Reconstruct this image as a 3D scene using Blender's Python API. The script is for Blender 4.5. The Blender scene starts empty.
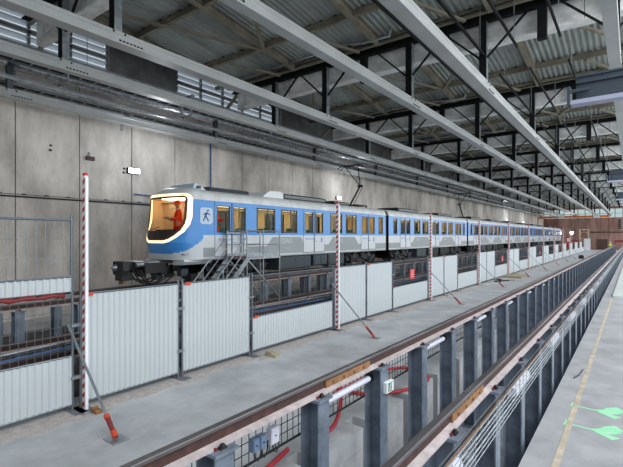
import bpy, bmesh, math, random
from mathutils import Vector, Matrix
random.seed(7)
SC = bpy.context.scene
COL = SC.collection

# ------------------------------------------------------------------ camera, world, exposure
cam_d = bpy.data.cameras.new('camera')
cam = bpy.data.objects.new('camera', cam_d)
COL.objects.link(cam)
SC.camera = cam
cam_d.sensor_width = 36.0
cam_d.lens = 430.0 / 623.0 * 36.0
cam_d.shift_y = 3.0 / 623.0
cam_d.clip_end = 500
cam.location = (0, 0, 3.0)
cam.rotation_euler = (math.pi / 2, 0, math.atan(321.5 / 430.0))
SC.view_settings.view_transform = 'Standard'
SC.view_settings.look = 'None'
SC.view_settings.gamma = 1.0
SC.view_settings.use_curve_mapping = False
SC.view_settings.exposure = -0.14
SC.cycles.use_denoising = True
SC.cycles.max_bounces = 8
SC.cycles.diffuse_bounces = 5
SC.cycles.transparent_max_bounces = 16
SC.cycles.sample_clamp_indirect = 6.0

W = bpy.data.worlds.new('sky')
SC.world = W
W.use_nodes = True
W.node_tree.nodes['Background'].inputs[0].default_value = (0.84, 0.93, 1.0, 1)
W.node_tree.nodes['Background'].inputs[1].default_value = 0.8


def area(name, loc, target, sx, sy, power, color):
    l = bpy.data.lights.new(name, 'AREA')
    l.shape = 'RECTANGLE'
    l.size, l.size_y = sx, sy
    l.energy = power
    l.color = color
    o = bpy.data.objects.new(name, l)
    COL.objects.link(o)
    o.location = loc
    d = Vector(target) - Vector(loc)
    o.rotation_euler = d.to_track_quat('-Z', 'Y').to_euler()
    return o


# added fill light over the unseen right part of the hall (x > 0.9, never in frame)
# one per bay, tilted down the hall to brighten the beam faces
for _k in range(15):
    _y = -6.0 + 8.15 * _k
    area('fill_light_above', (7.0, _y, 12.8), (7.0 - 8.0, _y + 6.5, 12.8 - 9.5), 7.5, 5.0, 1150, (0.93, 0.975, 1.0))
# added fill light along the unseen right side of the hall
area('fill_light_right', (12.45, 54, 6.2), (0, 54, 4.5), 120, 7.0, 9500, (0.92, 0.97, 1.0))


# ------------------------------------------------------------------ materials
def lin(c):
    return tuple(((v / 255) / 12.92 if v / 255 <= 0.04045 else (((v / 255) + 0.055) / 1.055) ** 2.4) for v in c) + (1,)


def mat(name, col, rough=0.6, metal=0.0, noise=0.0, scale=3.0, col2=None, emit=0.0, stretch=None, bump=0.0, spec=None):
    m = bpy.data.materials.new(name)
    m.use_nodes = True
    nt = m.node_tree
    b = nt.nodes['Principled BSDF']
    b.inputs['Base Color'].default_value = lin(col)
    b.inputs['Roughness'].default_value = rough
    b.inputs['Metallic'].default_value = metal
    if spec is not None:
        b.inputs['Specular IOR Level'].default_value = spec
    if noise or col2:
        tc = nt.nodes.new('ShaderNodeTexCoord')
        mp = nt.nodes.new('ShaderNodeMapping')
        if stretch:
            mp.inputs['Scale'].default_value = stretch
        n = nt.nodes.new('ShaderNodeTexNoise')
        n.inputs['Scale'].default_value = scale
        n.inputs['Detail'].default_value = 8
        n.inputs['Roughness'].default_value = 0.65
        r = nt.nodes.new('ShaderNodeValToRGB')
        c2 = col2 or tuple(max(0, v * (1 - noise)) for v in col)
        c1 = tuple(min(255, v * (1 + noise * 0.5)) for v in col)
        r.color_ramp.elements[0].position = 0.35
        r.color_ramp.elements[1].position = 0.65
        r.color_ramp.elements[0].color = lin(c2)
        r.color_ramp.elements[1].color = lin(c1)
        nt.links.new(tc.outputs['Object'], mp.inputs[0])
        nt.links.new(mp.outputs[0], n.inputs['Vector'])
        nt.links.new(n.outputs['Fac'], r.inputs[0])
        nt.links.new(r.outputs[0], b.inputs['Base Color'])
        if bump:
            bp = nt.nodes.new('ShaderNodeBump')
            bp.inputs['Strength'].default_value = bump
            bp.inputs['Distance'].default_value = 0.02
            nt.links.new(n.outputs['Fac'], bp.inputs['Height'])
            nt.links.new(bp.outputs[0], b.inputs['Normal'])
    if emit:
        b.inputs['Emission Color'].default_value = lin(col)
        b.inputs['Emission Strength'].default_value = emit
    return m


def glass(name, tint, alpha):
    m = bpy.data.materials.new(name)
    m.use_nodes = True
    nt = m.node_tree
    nt.nodes.clear()
    out = nt.nodes.new('ShaderNodeOutputMaterial')
    mx = nt.nodes.new('ShaderNodeMixShader')
    t = nt.nodes.new('ShaderNodeBsdfTransparent')
    t.inputs[0].default_value = tint
    g = nt.nodes.new('ShaderNodeBsdfGlossy')
    g.inputs['Roughness'].default_value = 0.05
    mx.inputs[0].default_value = alpha
    nt.links.new(t.outputs[0], mx.inputs[1])
    nt.links.new(g.outputs[0], mx.inputs[2])
    nt.links.new((mx if alpha > 0 else t).outputs[0], out.inputs[0])
    return m


M = dict(
    floor=mat('floor_concrete', (182, 184, 187), 0.62, noise=0.13, scale=0.9, bump=0.05),
    floor2=mat('platform_concrete', (160, 160, 163), 0.6, noise=0.10, scale=1.3, bump=0.05),
    screed=mat('pale_screed', (190, 196, 194), 0.5, noise=0.06, scale=1.2),
    pit=mat('pit_concrete', (150, 152, 158), 0.8, noise=0.2, scale=2.0),
    block=mat('block_concrete', (178, 178, 180), 0.75, noise=0.12, scale=2.5),
    bed=mat('track_bed', (84, 80, 78), 0.9, noise=0.35, scale=3),
    dust=mat('sandy_dust', (184, 176, 172), 0.95, noise=0.12, scale=9),
    joint=mat('joint_sealant', (184, 172, 152), 0.8, noise=0.12, scale=4),
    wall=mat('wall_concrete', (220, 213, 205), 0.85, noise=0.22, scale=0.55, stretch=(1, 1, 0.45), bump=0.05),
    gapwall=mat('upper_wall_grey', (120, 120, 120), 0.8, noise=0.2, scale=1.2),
    gap=mat('wall_joint', (62, 60, 58), 0.9),
    farwall=mat('far_wall_paint', (168, 140, 130), 0.85, col2=(112, 80, 72), scale=0.35, stretch=(1, 1, 0.2)),
    beam=mat('beam_concrete', (236, 237, 233), 0.8, noise=0.22, scale=1.5, stretch=(0.6, 1, 0.9), bump=0.1),
    deck=mat('deck_metal', (156, 162, 158), 0.5, metal=0.1, noise=0.12, scale=0.6),
    rafter=mat('olive_steel', (132, 126, 110), 0.6, noise=0.15, scale=2),
    black=mat('black_steel', (19, 20, 22), 0.75, noise=0.2, scale=3, spec=0.2),
    hanger=mat('hanger_steel', (92, 98, 104), 0.45, metal=0.3, noise=0.15, scale=2),
    track=mat('track_galvanised', (180, 182, 182), 0.42, metal=0.15, noise=0.06, scale=0.7),
    galv=mat('galvanised_steel', (150, 156, 162), 0.38, metal=0.6, noise=0.15, scale=6),
    pillar=mat('pillar_bluegrey', (128, 139, 154), 0.42, metal=0.3, noise=0.2, scale=3.0),
    wire=mat('wire_zinc', (120, 124, 128), 0.4, metal=0.6),
    wiredark=mat('wire_dark', (56, 60, 62), 0.5, metal=0.4),
    sheet=mat('white_sheet', (184, 190, 193), 0.5),
    frame=mat('fence_frame', (112, 120, 128), 0.4, metal=0.5),
    railtop=mat('rail_head_steel', (104, 100, 102), 0.45, metal=0.5, noise=0.3, scale=5, stretch=(1, .1, 1)),
    railweb=mat('rail_web_rust', (66, 40, 35), 0.75, noise=0.3, scale=8),
    railfoot=mat('rail_foot_steel', (176, 164, 164), 0.55, noise=0.12, scale=6),
    railwood=mat('joint_plate_ochre', (140, 100, 64), 0.7, noise=0.2, scale=10),
    clip=mat('clip_dark', (40, 36, 36), 0.5),
    orange=mat('orange_plastic', (196, 62, 30), 0.5),
    brick=mat('brace_red', (118, 32, 34), 0.55),
    red=mat('red_paint', (196, 26, 34), 0.5),
    hose=mat('hose_red', (186, 50, 62), 0.5, noise=0.1, scale=10),
    white=mat('white_paint', (228, 230, 234), 0.45),
    lum=mat('luminaire_white', (204, 204, 218), 0.35),
    blue=mat('train_blue', (66, 146, 220), 0.28, noise=0.02, scale=1),
    twhite=mat('train_white', (206, 210, 214), 0.3),
    troof=mat('train_roof', (226, 228, 228), 0.45, noise=0.08, scale=2),
    tgrey=mat('train_grey', (148, 154, 156), 0.4),
    tblack=mat('train_black', (20, 21, 24), 0.35),
    under=mat('underframe_dark', (24, 25, 27), 0.6, noise=0.3, scale=5),
    box=mat('equipment_box', (50, 60, 66), 0.5, noise=0.1, scale=2),
    cream=mat('interior_cream', (226, 200, 158), 0.6),
    seat=mat('seat_fabric', (70, 120, 130), 0.8),
    led=mat('warm_led', (255, 226, 176), 0.5, emit=1.9),
    inlight=mat('interior_light', (255, 234, 196), 0.5, emit=7.0),
    cablight=mat('cab_light', (255, 222, 184), 0.5, emit=9),
    mask=mat('windscreen_mask', (92, 44, 34), 0.4),
    flood=mat('floodlight_glow', (235, 244, 255), 0.5, emit=14),
    louvre=mat('louvre_aluminium', (205, 212, 220), 0.4, metal=0.3),
    tray_blue=mat('blue_cable', (42, 92, 150), 0.5),
    silver=mat('silver_foil', (196, 200, 206), 0.28, metal=0.7, noise=0.25, scale=7, bump=0.5),
    crane_or=mat('crane_orange', (236, 120, 42), 0.5),
    girder=mat('crane_bluegrey', (56, 68, 80), 0.45, noise=0.1, scale=3),
    lit_lavender=mat('flange_lit_lavender', (160, 162, 186), 0.5),
    bluebox=mat('bluegrey_box', (110, 130, 158), 0.45),
    green=mat('sign_green', (22, 128, 86), 0.5),
    spray=mat('spray_green', (128, 222, 160), 0.75, col2=(172, 208, 186), scale=5),
    skin=mat('skin', (190, 140, 112), 0.6),
    hivis=mat('hivis_orange', (255, 62, 12), 0.7),
    hivisy=mat('hivis_yellow', (214, 226, 54), 0.7),
    navy=mat('navy_cloth', (38, 44, 62), 0.8),
    wood=mat('pale_wood', (168, 156, 130), 0.8, noise=0.15, scale=8),
    dkbrown=mat('door_brown', (72, 48, 42), 0.6),
    pane=glass('tinted_glass', (0.80, 0.83, 0.80, 1), 0.0),
    pane2=glass('hall_glass', (0.92, 0.98, 0.95, 1), 0.06),
    mullion=mat('mullion_grey', (120, 124, 128), 0.5),
    rope=mat('black_cable', (28, 28, 32), 0.6),
    letter=mat('faded_white_letters', (196, 202, 204), 0.5),
    letblue=mat('blue_letters', (74, 150, 220), 0.5),
    pale=mat('logo_pale', (196, 214, 232), 0.4),
)


# ------------------------------------------------------------------ mesh builder
class MB:
    def __init__(s):
        s.v = []
        s.f = []
        s.m = []
        s.mats = []

    def mi(s, m):
        if m not in s.mats:
            s.mats.append(m)
        return s.mats.index(m)

    def add(s, vs, fs, m):
        k = len(s.v)
        s.v += [tuple(v) for v in vs]
        i = s.mi(m)
        for f in fs:
            s.f.append(tuple(k + a for a in f))
            s.m.append(i)
        return s

    def box(s, x0, x1, y0, y1, z0, z1, m='galv'):
        if x0 > x1: x0, x1 = x1, x0
        if y0 > y1: y0, y1 = y1, y0
        vs = [(x, y, z) for z in (z0, z1) for y in (y0, y1) for x in (x0, x1)]
        return s.add(vs, [(0, 2, 3, 1), (4, 5, 7, 6), (0, 1, 5, 4), (2, 6, 7, 3), (0, 4, 6, 2), (1, 3, 7, 5)], m)

    def quad(s, a, b, c, d, m):
        return s.add([a, b, c, d], [(0, 1, 2, 3)], m)

    def bar(s, p, q, w, h, m='galv', up=(0, 0, 1)):
        p, q = Vector(p), Vector(q)
        d = (q - p).normalized()
        u = Vector(up)
        if abs(d.dot(u)) > 0.98:
            u = Vector((0, 1, 0))
        a = d.cross(u).normalized() * w / 2
        b = a.cross(d).normalized() * h / 2
        vs = [o + sa * a + sb * b for o in (p, q) for sa, sb in ((-1, -1), (1, -1), (1, 1), (-1, 1))]
        return s.add(vs, [(0, 1, 2, 3), (7, 6, 5, 4), (0, 4, 5, 1), (1, 5, 6, 2), (2, 6, 7, 3), (3, 7, 4, 0)], m)

    def tube(s, pts, r, m='galv', n=8, cap=True):
        pts = [Vector(p) for p in pts]
        rings = []
        prev = None
        for i, p in enumerate(pts):
            if i == 0: d = pts[1] - p
            elif i == len(pts) - 1: d = p - pts[i - 1]
            else: d = (pts[i + 1] - pts[i - 1])
            d.normalize()
            if prev is None:
                u = Vector((0, 0, 1)) if abs(d.z) < 0.9 else Vector((0, 1, 0))
                a = d.cross(u).normalized()
            else:
                a = (prev - d * prev.dot(d)).normalized()
            prev = a
            b = d.cross(a)
            rr = r[i] if isinstance(r, (list, tuple)) else r
            rings.append([p + (a * math.cos(t) + b * math.sin(t)) * rr for t in [2 * math.pi * k / n for k in range(n)]])
        vs = [v for ring in rings for v in ring]
        fs = []
        for i in range(len(rings) - 1):
            for k in range(n):
                fs.append((i * n + k, i * n + (k + 1) % n, (i + 1) * n + (k + 1) % n, (i + 1) * n + k))
        if cap:
            fs.append(tuple(range(n - 1, -1, -1)))
            fs.append(tuple((len(rings) - 1) * n + k for k in range(n)))
        return s.add(vs, fs, m)

    def prism(s, poly, axis, a0, a1, m):
        """poly: 2-D outline; axis 'y' -> (x,z) outline, 'z' -> (x,y), 'x' -> (y,z)"""
        def P(p, a):
            return {'y': (p[0], a, p[1]), 'z': (p[0], p[1], a), 'x': (a, p[0], p[1])}[axis]
        n = len(poly)
        vs = [P(p, a0) for p in poly] + [P(p, a1) for p in poly]
        fs = [(i, (i + 1) % n, n + (i + 1) % n, n + i) for i in range(n)] + [tuple(range(n - 1, -1, -1)), tuple(range(n, 2 * n))]
        return s.add(vs, fs, m)

    def hsec(s, cx, cy, w, d, t, z0, z1, m):
        """H column: flanges face +-x, web runs across"""
        s.box(cx - w / 2, cx - w / 2 + t, cy - d / 2, cy + d / 2, z0, z1, m)
        s.box(cx + w / 2 - t, cx + w / 2, cy - d / 2, cy + d / 2, z0, z1, m)
        s.box(cx - w / 2 + t, cx + w / 2 - t, cy - t / 2, cy + t / 2, z0, z1, m)
        return s

    def build(s, name, parent=None, loc=None, smooth=False):
        me = bpy.data.meshes.new(name)
        if loc:
            s.v = [(x - loc[0], y - loc[1], z - loc[2]) for x, y, z in s.v]
        me.from_pydata(s.v, [], s.f)
        for k in s.mats:
            me.materials.append(M[k])
        me.polygons.foreach_set('material_index', s.m)
        bm = bmesh.new()
        bm.from_mesh(me)
        bmesh.ops.recalc_face_normals(bm, faces=bm.faces)
        bm.to_mesh(me)
        bm.free()
        if smooth:
            me.polygons.foreach_set('use_smooth', [True] * len(me.polygons))
        me.update()
        o = bpy.data.objects.new(name, me)
        COL.objects.link(o)
        if parent:
            o.parent = parent
        if loc:
            o.location = loc
        return o


def tag(o, label, cat, group=None, kind=None):
    if label: o['label'] = label
    if cat: o['category'] = cat
    if group: o['group'] = group
    o['kind'] = kind or 'thing'
    return o


def empty(name, label, cat, loc=(0, 0, 0), group=None):
    o = bpy.data.objects.new(name, None)
    COL.objects.link(o)
    o.location = loc
    o.empty_display_size = 0.1
    return tag(o, label, cat, group)


def struct(name, mb, parent=None, label=None):
    o = mb.build(name, parent)
    if not parent: o['kind'] = 'structure'
    if label: o['label'] = label
    return o


def dup(root, loc, label=None, group=None):
    r = root.copy()
    COL.objects.link(r)
    r.location = loc
    if label: r['label'] = label
    if group: r['group'] = group
    for ch in list(root.children):
        c = ch.copy()
        COL.objects.link(c)
        c.parent = r
        for g in list(ch.children):
            e = g.copy()
            COL.objects.link(e)
            e.parent = c
    return r


def text(name, s, size, m, parent, loc, rot, extrude=0.002, align='LEFT'):
    cu = bpy.data.curves.new(name, 'FONT')
    cu.body = s
    cu.size = size
    cu.extrude = extrude
    cu.align_x = align
    t = bpy.data.objects.new('tmp_text', cu)
    COL.objects.link(t)
    bpy.context.view_layer.update()
    me = bpy.data.meshes.new_from_object(t)
    bpy.data.objects.remove(t)
    me.materials.clear()
    me.materials.append(M[m])
    o = bpy.data.objects.new(name, me)
    COL.objects.link(o)
    o.parent = parent
    o.location = loc
    o.rotation_euler = rot
    return o


ROT_PX = (math.pi / 2, 0, math.pi / 2)   # readable from the +x side
ORD = ['first', 'second', 'third', 'fourth', 'fifth', 'sixth', 'seventh', 'eighth', 'ninth', 'tenth', 'eleventh', 'twelfth', 'thirteenth', 'fourteenth']
Y0, Y1 = -8.0, 118.0

# frames carrying the roof and the hanging tracks
FR = [-3.0, 5.33, 13.95] + [22.1 + 8.15 * k for k in range(12)]

# ------------------------------------------------------------------ setting: floor, pit, walls
mb = MB()
NW = 1.65
mb.box(-17.5, -3.75, Y0, Y1, -0.3, 0.0, 'floor')
y = Y0
k = 0
posts_y = [2.5 + 1.47 * i for i in range(-3, 73)]
# edge strip with a niche beside each pillar
prev = Y0
for py in posts_y:
    mb.box(-3.75, -3.39, prev, py + 0.45, -0.3, 0.0, 'floor')
    prev = py + 0.72
mb.box(-3.75, -3.39, prev, Y1, -0.3, 0.0, 'floor')
struct('floor', mb)
# blocks carrying the edge
mb = MB()
prev = Y0
for py in posts_y:
    mb.box(-3.75, -3.39, prev, py + 0.45, -1.25, -0.3, 'block')
    prev = py + 0.72
mb.box(-3.75, -3.39, prev, Y1, -1.25, -0.3, 'block')
mb.box(-4.2, -3.75, Y0, Y1, -1.25, -0.3, 'pit')
struct('wall_pit_left', mb)
mb = MB()
mb.box(-4.2, -1.0, Y0, Y1, -1.35, -1.25, 'pit')
struct('floor_pit', mb)
mb = MB()
mb.box(-1.2, 13.0, Y0, Y1, -1.25, 0.0, 'floor2')
struct('floor_platform', mb)
mb = MB()
mb.box(-0.855, -0.775, Y0, 25.7, 0.0, 0.004, 'joint')
struct('trim_1', mb, label='tan sealant joint running along the platform')
mb = MB()
for k in range(16):
    mb.box(-0.80, 3.3, 25.8 + k * 5.5, 25.8 + k * 5.5 + 5.485, 0.0, 0.09, 'screed')
    mb.box(3.31, 9.0, 25.8 + k * 5.5, 25.8 + k * 5.5 + 5.485, 0.0, 0.09, 'screed')
struct('floor_screed', mb)

mb = MB()
mb.box(-15.2, -8.35, Y0, 112, 0.0, 0.03, 'bed')
struct('floor_track_bed', mb)
mb = MB()
rnd = random.Random(5)
yy = -1.0
while yy < 60:
    w = rnd.uniform(.18, .42)
    mb.box(-7.75, -7.6 + w, yy, yy + .45, 0.0, 0.003, 'dust'); yy += .45
struct('trim_3', mb, label='sandy dust line along the foot of the fence')

# left wall: precast panels with dark joints
mb = MB()
mb.box(-17.85, -17.58, Y0, Y1, -0.1, 8.9, 'gap')
y = 5.91 - 2.205 * 7
while y < Y1:
    mb.box(-17.6, -17.5, y + 0.018, y + 2.187, -0.1, 8.9, 'wall')
    y += 2.205
struct('wall_left', mb)
mb = MB()
mb.box(-17.6, -17.3, Y0, Y1, 8.9, 9.05, 'wall')
struct('trim_2', mb)
mb = MB()
mb.box(-17.6, 13, Y0 - .2, Y0, -1.3, 4.2, 'wall')  # unseen low wall, added to block sky light and darken the pit
struct('wall_back_light_block', mb)
# clerestory with louvres above the left wall; solid panels elsewhere
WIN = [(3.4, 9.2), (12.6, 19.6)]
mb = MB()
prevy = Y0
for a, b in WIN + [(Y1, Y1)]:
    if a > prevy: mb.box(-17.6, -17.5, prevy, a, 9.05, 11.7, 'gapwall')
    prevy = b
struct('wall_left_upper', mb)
for wi, (a, b) in enumerate(WIN):
    mb = MB()
    yy = a
    while yy < b:
        mb.box(-17.62, -17.5, yy, yy + 0.09, 9.05, 11.7, 'mullion'); yy += 1.45
    for zz in (9.05, 10.35, 11.6):
        mb.box(-17.62, -17.5, a, b, zz, zz + 0.1, 'mullion')
    fr_ = struct('window_%d' % (wi + 4), mb)
    mb = MB()
    for i in range(9):
        z = 9.3 + i * 0.27
        mb.add([(-17.72, a, z), (-17.45, a, z + 0.1), (-17.45, b, z + 0.1), (-17.72, b, z),
                (-17.72, a, z + 0.015), (-17.45, a, z + 0.115), (-17.45, b, z + 0.115), (-17.72, b, z + 0.015)],
               [(0, 1, 2, 3), (7, 6, 5, 4), (0, 4, 5, 1), (1, 5, 6, 2), (2, 6, 7, 3), (3, 7, 4, 0)], 'louvre')
    mb.build('louvre_blades', fr_)
# far wall with high glazing, door and dark window
mb = MB()
mb.box(-17.5, 13, Y1, Y1 + 0.3, -0.1, 7.3, 'farwall')
mb.box(-17.5, 13, Y1, Y1 + 0.3, 9.3, 12.5, 'farwall')
for i in range(14):
    mb.box(-17.5 + i * 2.2, -17.2 + i * 2.2, Y1 - 0.12, Y1, 0, 7.3, 'farwall')
struct('wall_far', mb)
mb = MB()
for i in range(22):
    mb.box(-17.5 + i * 1.42, -17.35 + i * 1.42, Y1, Y1 + 0.1, 7.3, 9.3, 'mullion')
mb.box(-17.5, 13, Y1, Y1 + 0.1, 8.2, 8.28, 'mullion')
w2 = struct('window_2', mb)
mb = MB()
mb.box(-17.4, 12.9, Y1 + 0.12, Y1 + 0.14, 7.3, 9.3, 'pane2')
mb.build('pane', w2)
mb = MB()
mb.box(-6.6, -4.6, Y1 - 0.2, Y1 - 0.05, 0, 2.4, 'dkbrown')
mb.box(-5.62, -5.58, Y1 - 0.22, Y1 - 0.2, 0, 2.4, 'tblack')
struct('door_1', mb)
mb = MB()
mb.box(-2.6, -0.6, Y1 - 0.1, Y1 - 0.02, 4.7, 6.8, 'tblack')
for i in range(4):
    mb.box(-2.6, -0.6, Y1 - 0.13, Y1 - 0.1, 4.9 + i * .5, 4.95 + i * .5, 'mullion')
struct('window_3', mb)
# right side: low wall with glazing bars, open to daylight
mb = MB()
mb.box(12.6, 13, Y0, Y1, 0, 2.4, 'wall')
mb.box(12.6, 13, Y0, Y1, 10.2, 12, 'wall')
for i in range(22):
    mb.box(12.7, 12.9, Y0 + i * 6, Y0 + i * 6 + 0.2, 2.4, 10.2, 'mullion')
struct('wall_right', mb)

# ------------------------------------------------------------------ ceiling deck
mb = MB()
for a, b in zip(FR[:-1], FR[1:]):
    ya, yb = a + 0.5, b + 0.5
    za, zb = 10.95, 10.95 - 0.114 * (yb - ya)
    prof = []
    x = -15.2
    while x < 0.6:
        prof += [(x, 0), (x + .05, -.045), (x + .10, -.045), (x + .15, 0)]
        x += 0.20
    n = len(prof)
    vs = [(px, ya, za + pz) for px, pz in prof] + [(px, yb, zb + pz) for px, pz in prof]
    mb.add(vs, [(i, i + 1, n + i + 1, n + i) for i in range(n - 1)], 'deck')
    mb.box(-15.2, 0.9, yb - .05, yb, zb, 11.0, 'deck')
mb.box(-17.6, -15.15, Y0, Y1, 11.7, 11.8, 'deck')
mb.box(-15.2, -15.15, Y0, Y1, 10.9, 11.8, 'deck')
struct('ceiling', mb)
# weather skin above the deck keeps daylight out
mb = MB()
mb.box(-17.6, 0.9, Y0, Y1, 11.9, 12.0, 'deck')
mb.box(0.8, 0.9, Y0, Y1, 10.9, 11.9, 'deck')
struct('ceiling_outer', mb)

# ------------------------------------------------------------------ concrete beams, framing, frames
g_beam = 'pale concrete roof beams'
for k, f in enumerate(FR[:-1]):
    mb = MB()
    mb.box(-15.1, 12.6, f + 0.35, f + 0.60, 9.04, 10.35, 'beam')
    mb.box(-14.6, 12.6, f + 0.22, f + 0.35, 9.04, 9.10, 'beam')
    for j in range(10):
        mb.box(-14.6 + j * 2.7, -14.585 + j * 2.7, f + 0.345, f + 0.36, 9.12, 10.35, 'gap')
    o = mb.build('concrete_beam')
    tag(o, 'pale concrete roof beam spanning the hall, %s from the camera' % ORD[max(0, k - 1)] if k > 0 else 'pale concrete roof beam just behind the camera', 'beam', g_beam)

TR = {  # name: (x left, x right, ...)  heights z 7.5..7.78
    'A': (-9.90, -9.56), 'B': (-6.33, -6.05), 'C': (-3.90, -3.565), 'D': (-12.53, -12.26), 'E': (-16.45, -16.1), 'F': (-0.51, -0.25)}
g_frame = 'black steel hanger frames under the roof'
for k, f in enumerate(FR[:-1]):
    lab = ('black steel roof frame with hanger posts, %s row from the camera' % ORD[k - 1]) if k > 0 else 'black steel roof frame just behind the camera'
    r = empty('hanger_frame', lab, 'roof frame', (0, f, 9.6), g_frame)
    L = (0, f, 9.6)
    mb = MB()
    mb.box(-15.0, 12.4, f - .11, f + .11, 9.66, 9.69, 'black')
    mb.box(-15.0, 12.4, f - .11, f + .11, 10.02, 10.05, 'black')
    mb.box(-15.0, 12.4, f - .01, f + .01, 9.69, 10.02, 'black')
    o = mb.build('girder', r, L); o.location = (0, 0, 0)
    mb = MB()
    mb.box(-15, 12, f - .42, f - .22, 9.86, 9.87, 'hanger')
    for j in range(3):
        mb.tube([(-15, f - .25 - j * .06, 9.90), (12, f - .25 - j * .06, 9.90)], .022, 'tray_blue' if j < 2 else 'rope', 6)
    o = mb.build('cable_tray', r, L); o.location = (0, 0, 0)
    for t, (xa, xb) in TR.items():
        cx = (xa + xb) / 2
        top = 9.66
        mb = MB()
        if t == 'E':
            mb.hsec(cx, f, .18, .18, .02, 7.78, 9.0, 'hanger')
            mb.box(-17.5, cx, f - .08, f + .08, 8.85, 9.0, 'hanger')
        elif t == 'F' or t == 'C' or t == 'B' or True:
            mb.box(cx - .11, cx - .09, f - .1, f + .1, 7.78, top, 'hanger')
            mb.box(cx + .09, cx + .11, f - .1, f + .1, 7.78, top, 'galv')  # paler +x flange: the lit side put into the colour
            mb.box(cx - .09, cx + .09, f - .012, f + .012, 7.78, top, 'black')
            mb.box(cx - .11, cx + .11, f - .1, f - .085, 7.78, top, 'black')  # black web and front plate stand in for shade in the recess
        o = mb.build('hanger_post', r, L); o.location = (0, 0, 0)
        if t != 'E':
            for sgn in (-1, 1):
                mb = MB()
                mb.bar((cx + sgn * .1, f, 8.55), (cx + sgn * 1.25, f, 9.66), .055, .055, 'black')
                o = mb.build('knee_brace', r, L); o.location = (0, 0, 0)
    for xm in (-8.0, -4.95, -2.1):
        mb = MB()
        mb.box(xm - .12, xm + .12, f - .1, f + .1, 8.7, 9.66, 'black')
        o = mb.build('drop_bracket', r, L); o.location = (0, 0, 0)
    if k < len(FR) - 2:
        nx = FR[k + 1]
        for xx in (-3.7, -2.75, -1.63):
            mb = MB()
            mb.bar((xx, f + 1.9, 8.62), (xx, nx - 0.13, 8.62), .055, .07, 'black')
            o = mb.build('longitudinal_bar', r, L); o.location = (0, 0, 0)
            mb = MB()
            mb.tube([(xx, f + 2.6, 8.66), (xx, f + 2.6, 10.6)], .012, 'galv', 5)
            o = mb.build('hanging_rod', r, L); o.location = (0, 0, 0)
            mb = MB()
            mb.tube([(xx, nx - .5, 8.66), (xx, nx - .5, 9.9)], .012, 'galv', 5)
            o = mb.build('hanging_rod', r, L); o.location = (0, 0, 0)

g_roof = 'olive steel roof framing'
for k, (a, b) in enumerate(zip(FR[:-1], FR[1:])):
    lab = ('olive steel rafters and purlins under the deck, %s bay from the camera' % ORD[k])
    r = empty('roof_framing', lab, 'roof framing', (0, a, 10.4), g_roof)
    L = (0, a, 10.4)
    za = lambda yy: 10.88 - 0.114 * (yy - a - .5)
    ys = [a + .7, a + .7 + (b - a) / 3, a + .7 + 2 * (b - a) / 3, b - .35]
    xs = [-14.8 + 3.8 * j for j in range(5)]
    for xx in xs:
        mb = MB()
        for w, z0, z1 in ((.1, -.26, -.24), (.012, -.24, -.02), (.1, -.02, 0)):
            p0, p1 = (xx, ys[0], za(ys[0]) + (z0 + z1) / 2), (xx, ys[-1], za(ys[-1]) + (z0 + z1) / 2)
            mb.bar(p0, p1, w * 2, z1 - z0, 'rafter')
        o = mb.build('rafter', r, L); o.location = (0, 0, 0)
    for yy in ys:
        mb = MB()
        z = za(yy)
        mb.box(-15, 0.8, yy - .06, yy + .06, z - .22, z - .205, 'rafter')
        mb.box(-15, 0.8, yy - .006, yy + .006, z - .205, z - .01, 'rafter')
        mb.box(-15, 0.8, yy - .06, yy + .06, z - .02, z - .005, 'rafter')
        x = -14.9
        while x < 0.6:
            mb.box(x, x + .12, yy - .05, yy + .05, z - .01, z + .04, 'black')
            x += .54
        o = mb.build('purlin', r, L); o.location = (0, 0, 0)
    for j in range(4):
        mb = MB()
        x0, x1 = xs[j], xs[j + 1]
        xm = (x0 + x1) / 2
        if (j + k) % 2:
            mb.bar((x0, ys[0], za(ys[0]) - .28), (x1, ys[2], za(ys[2]) - .28), .12, .08, 'rafter')
        else:
            mb.bar((x1, ys[0], za(ys[0]) - .28), (x0, ys[2], za(ys[2]) - .28), .12, .08, 'rafter')
        mb.bar((xm, ys[2], za(ys[2]) - .28), (xm + 1.1, ys[3], za(ys[3]) - .28), .1, .08, 'rafter')
        o = mb.build('roof_brace', r, L); o.location = (0, 0, 0)

g_pipe = 'silver pipes below the roof deck'
for k, f in enumerate(FR[1:12]):
    mb = MB()
    mb.tube([(-14.9, f - .75, 9.85), (-8.4, f - .75, 9.95), (-7.6, f - .7, 9.82), (-6.6, f - .7, 9.80), (-6.55, f - .7, 10.2)], .055, 'galv', 10)
    o = mb.build('roof_pipe', loc=(-10, f, 9.9), smooth=True)
    tag(o, ('silver pipe crossing below the roof deck, %s from the camera' % ORD[k]), 'pipe', g_pipe)

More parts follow.
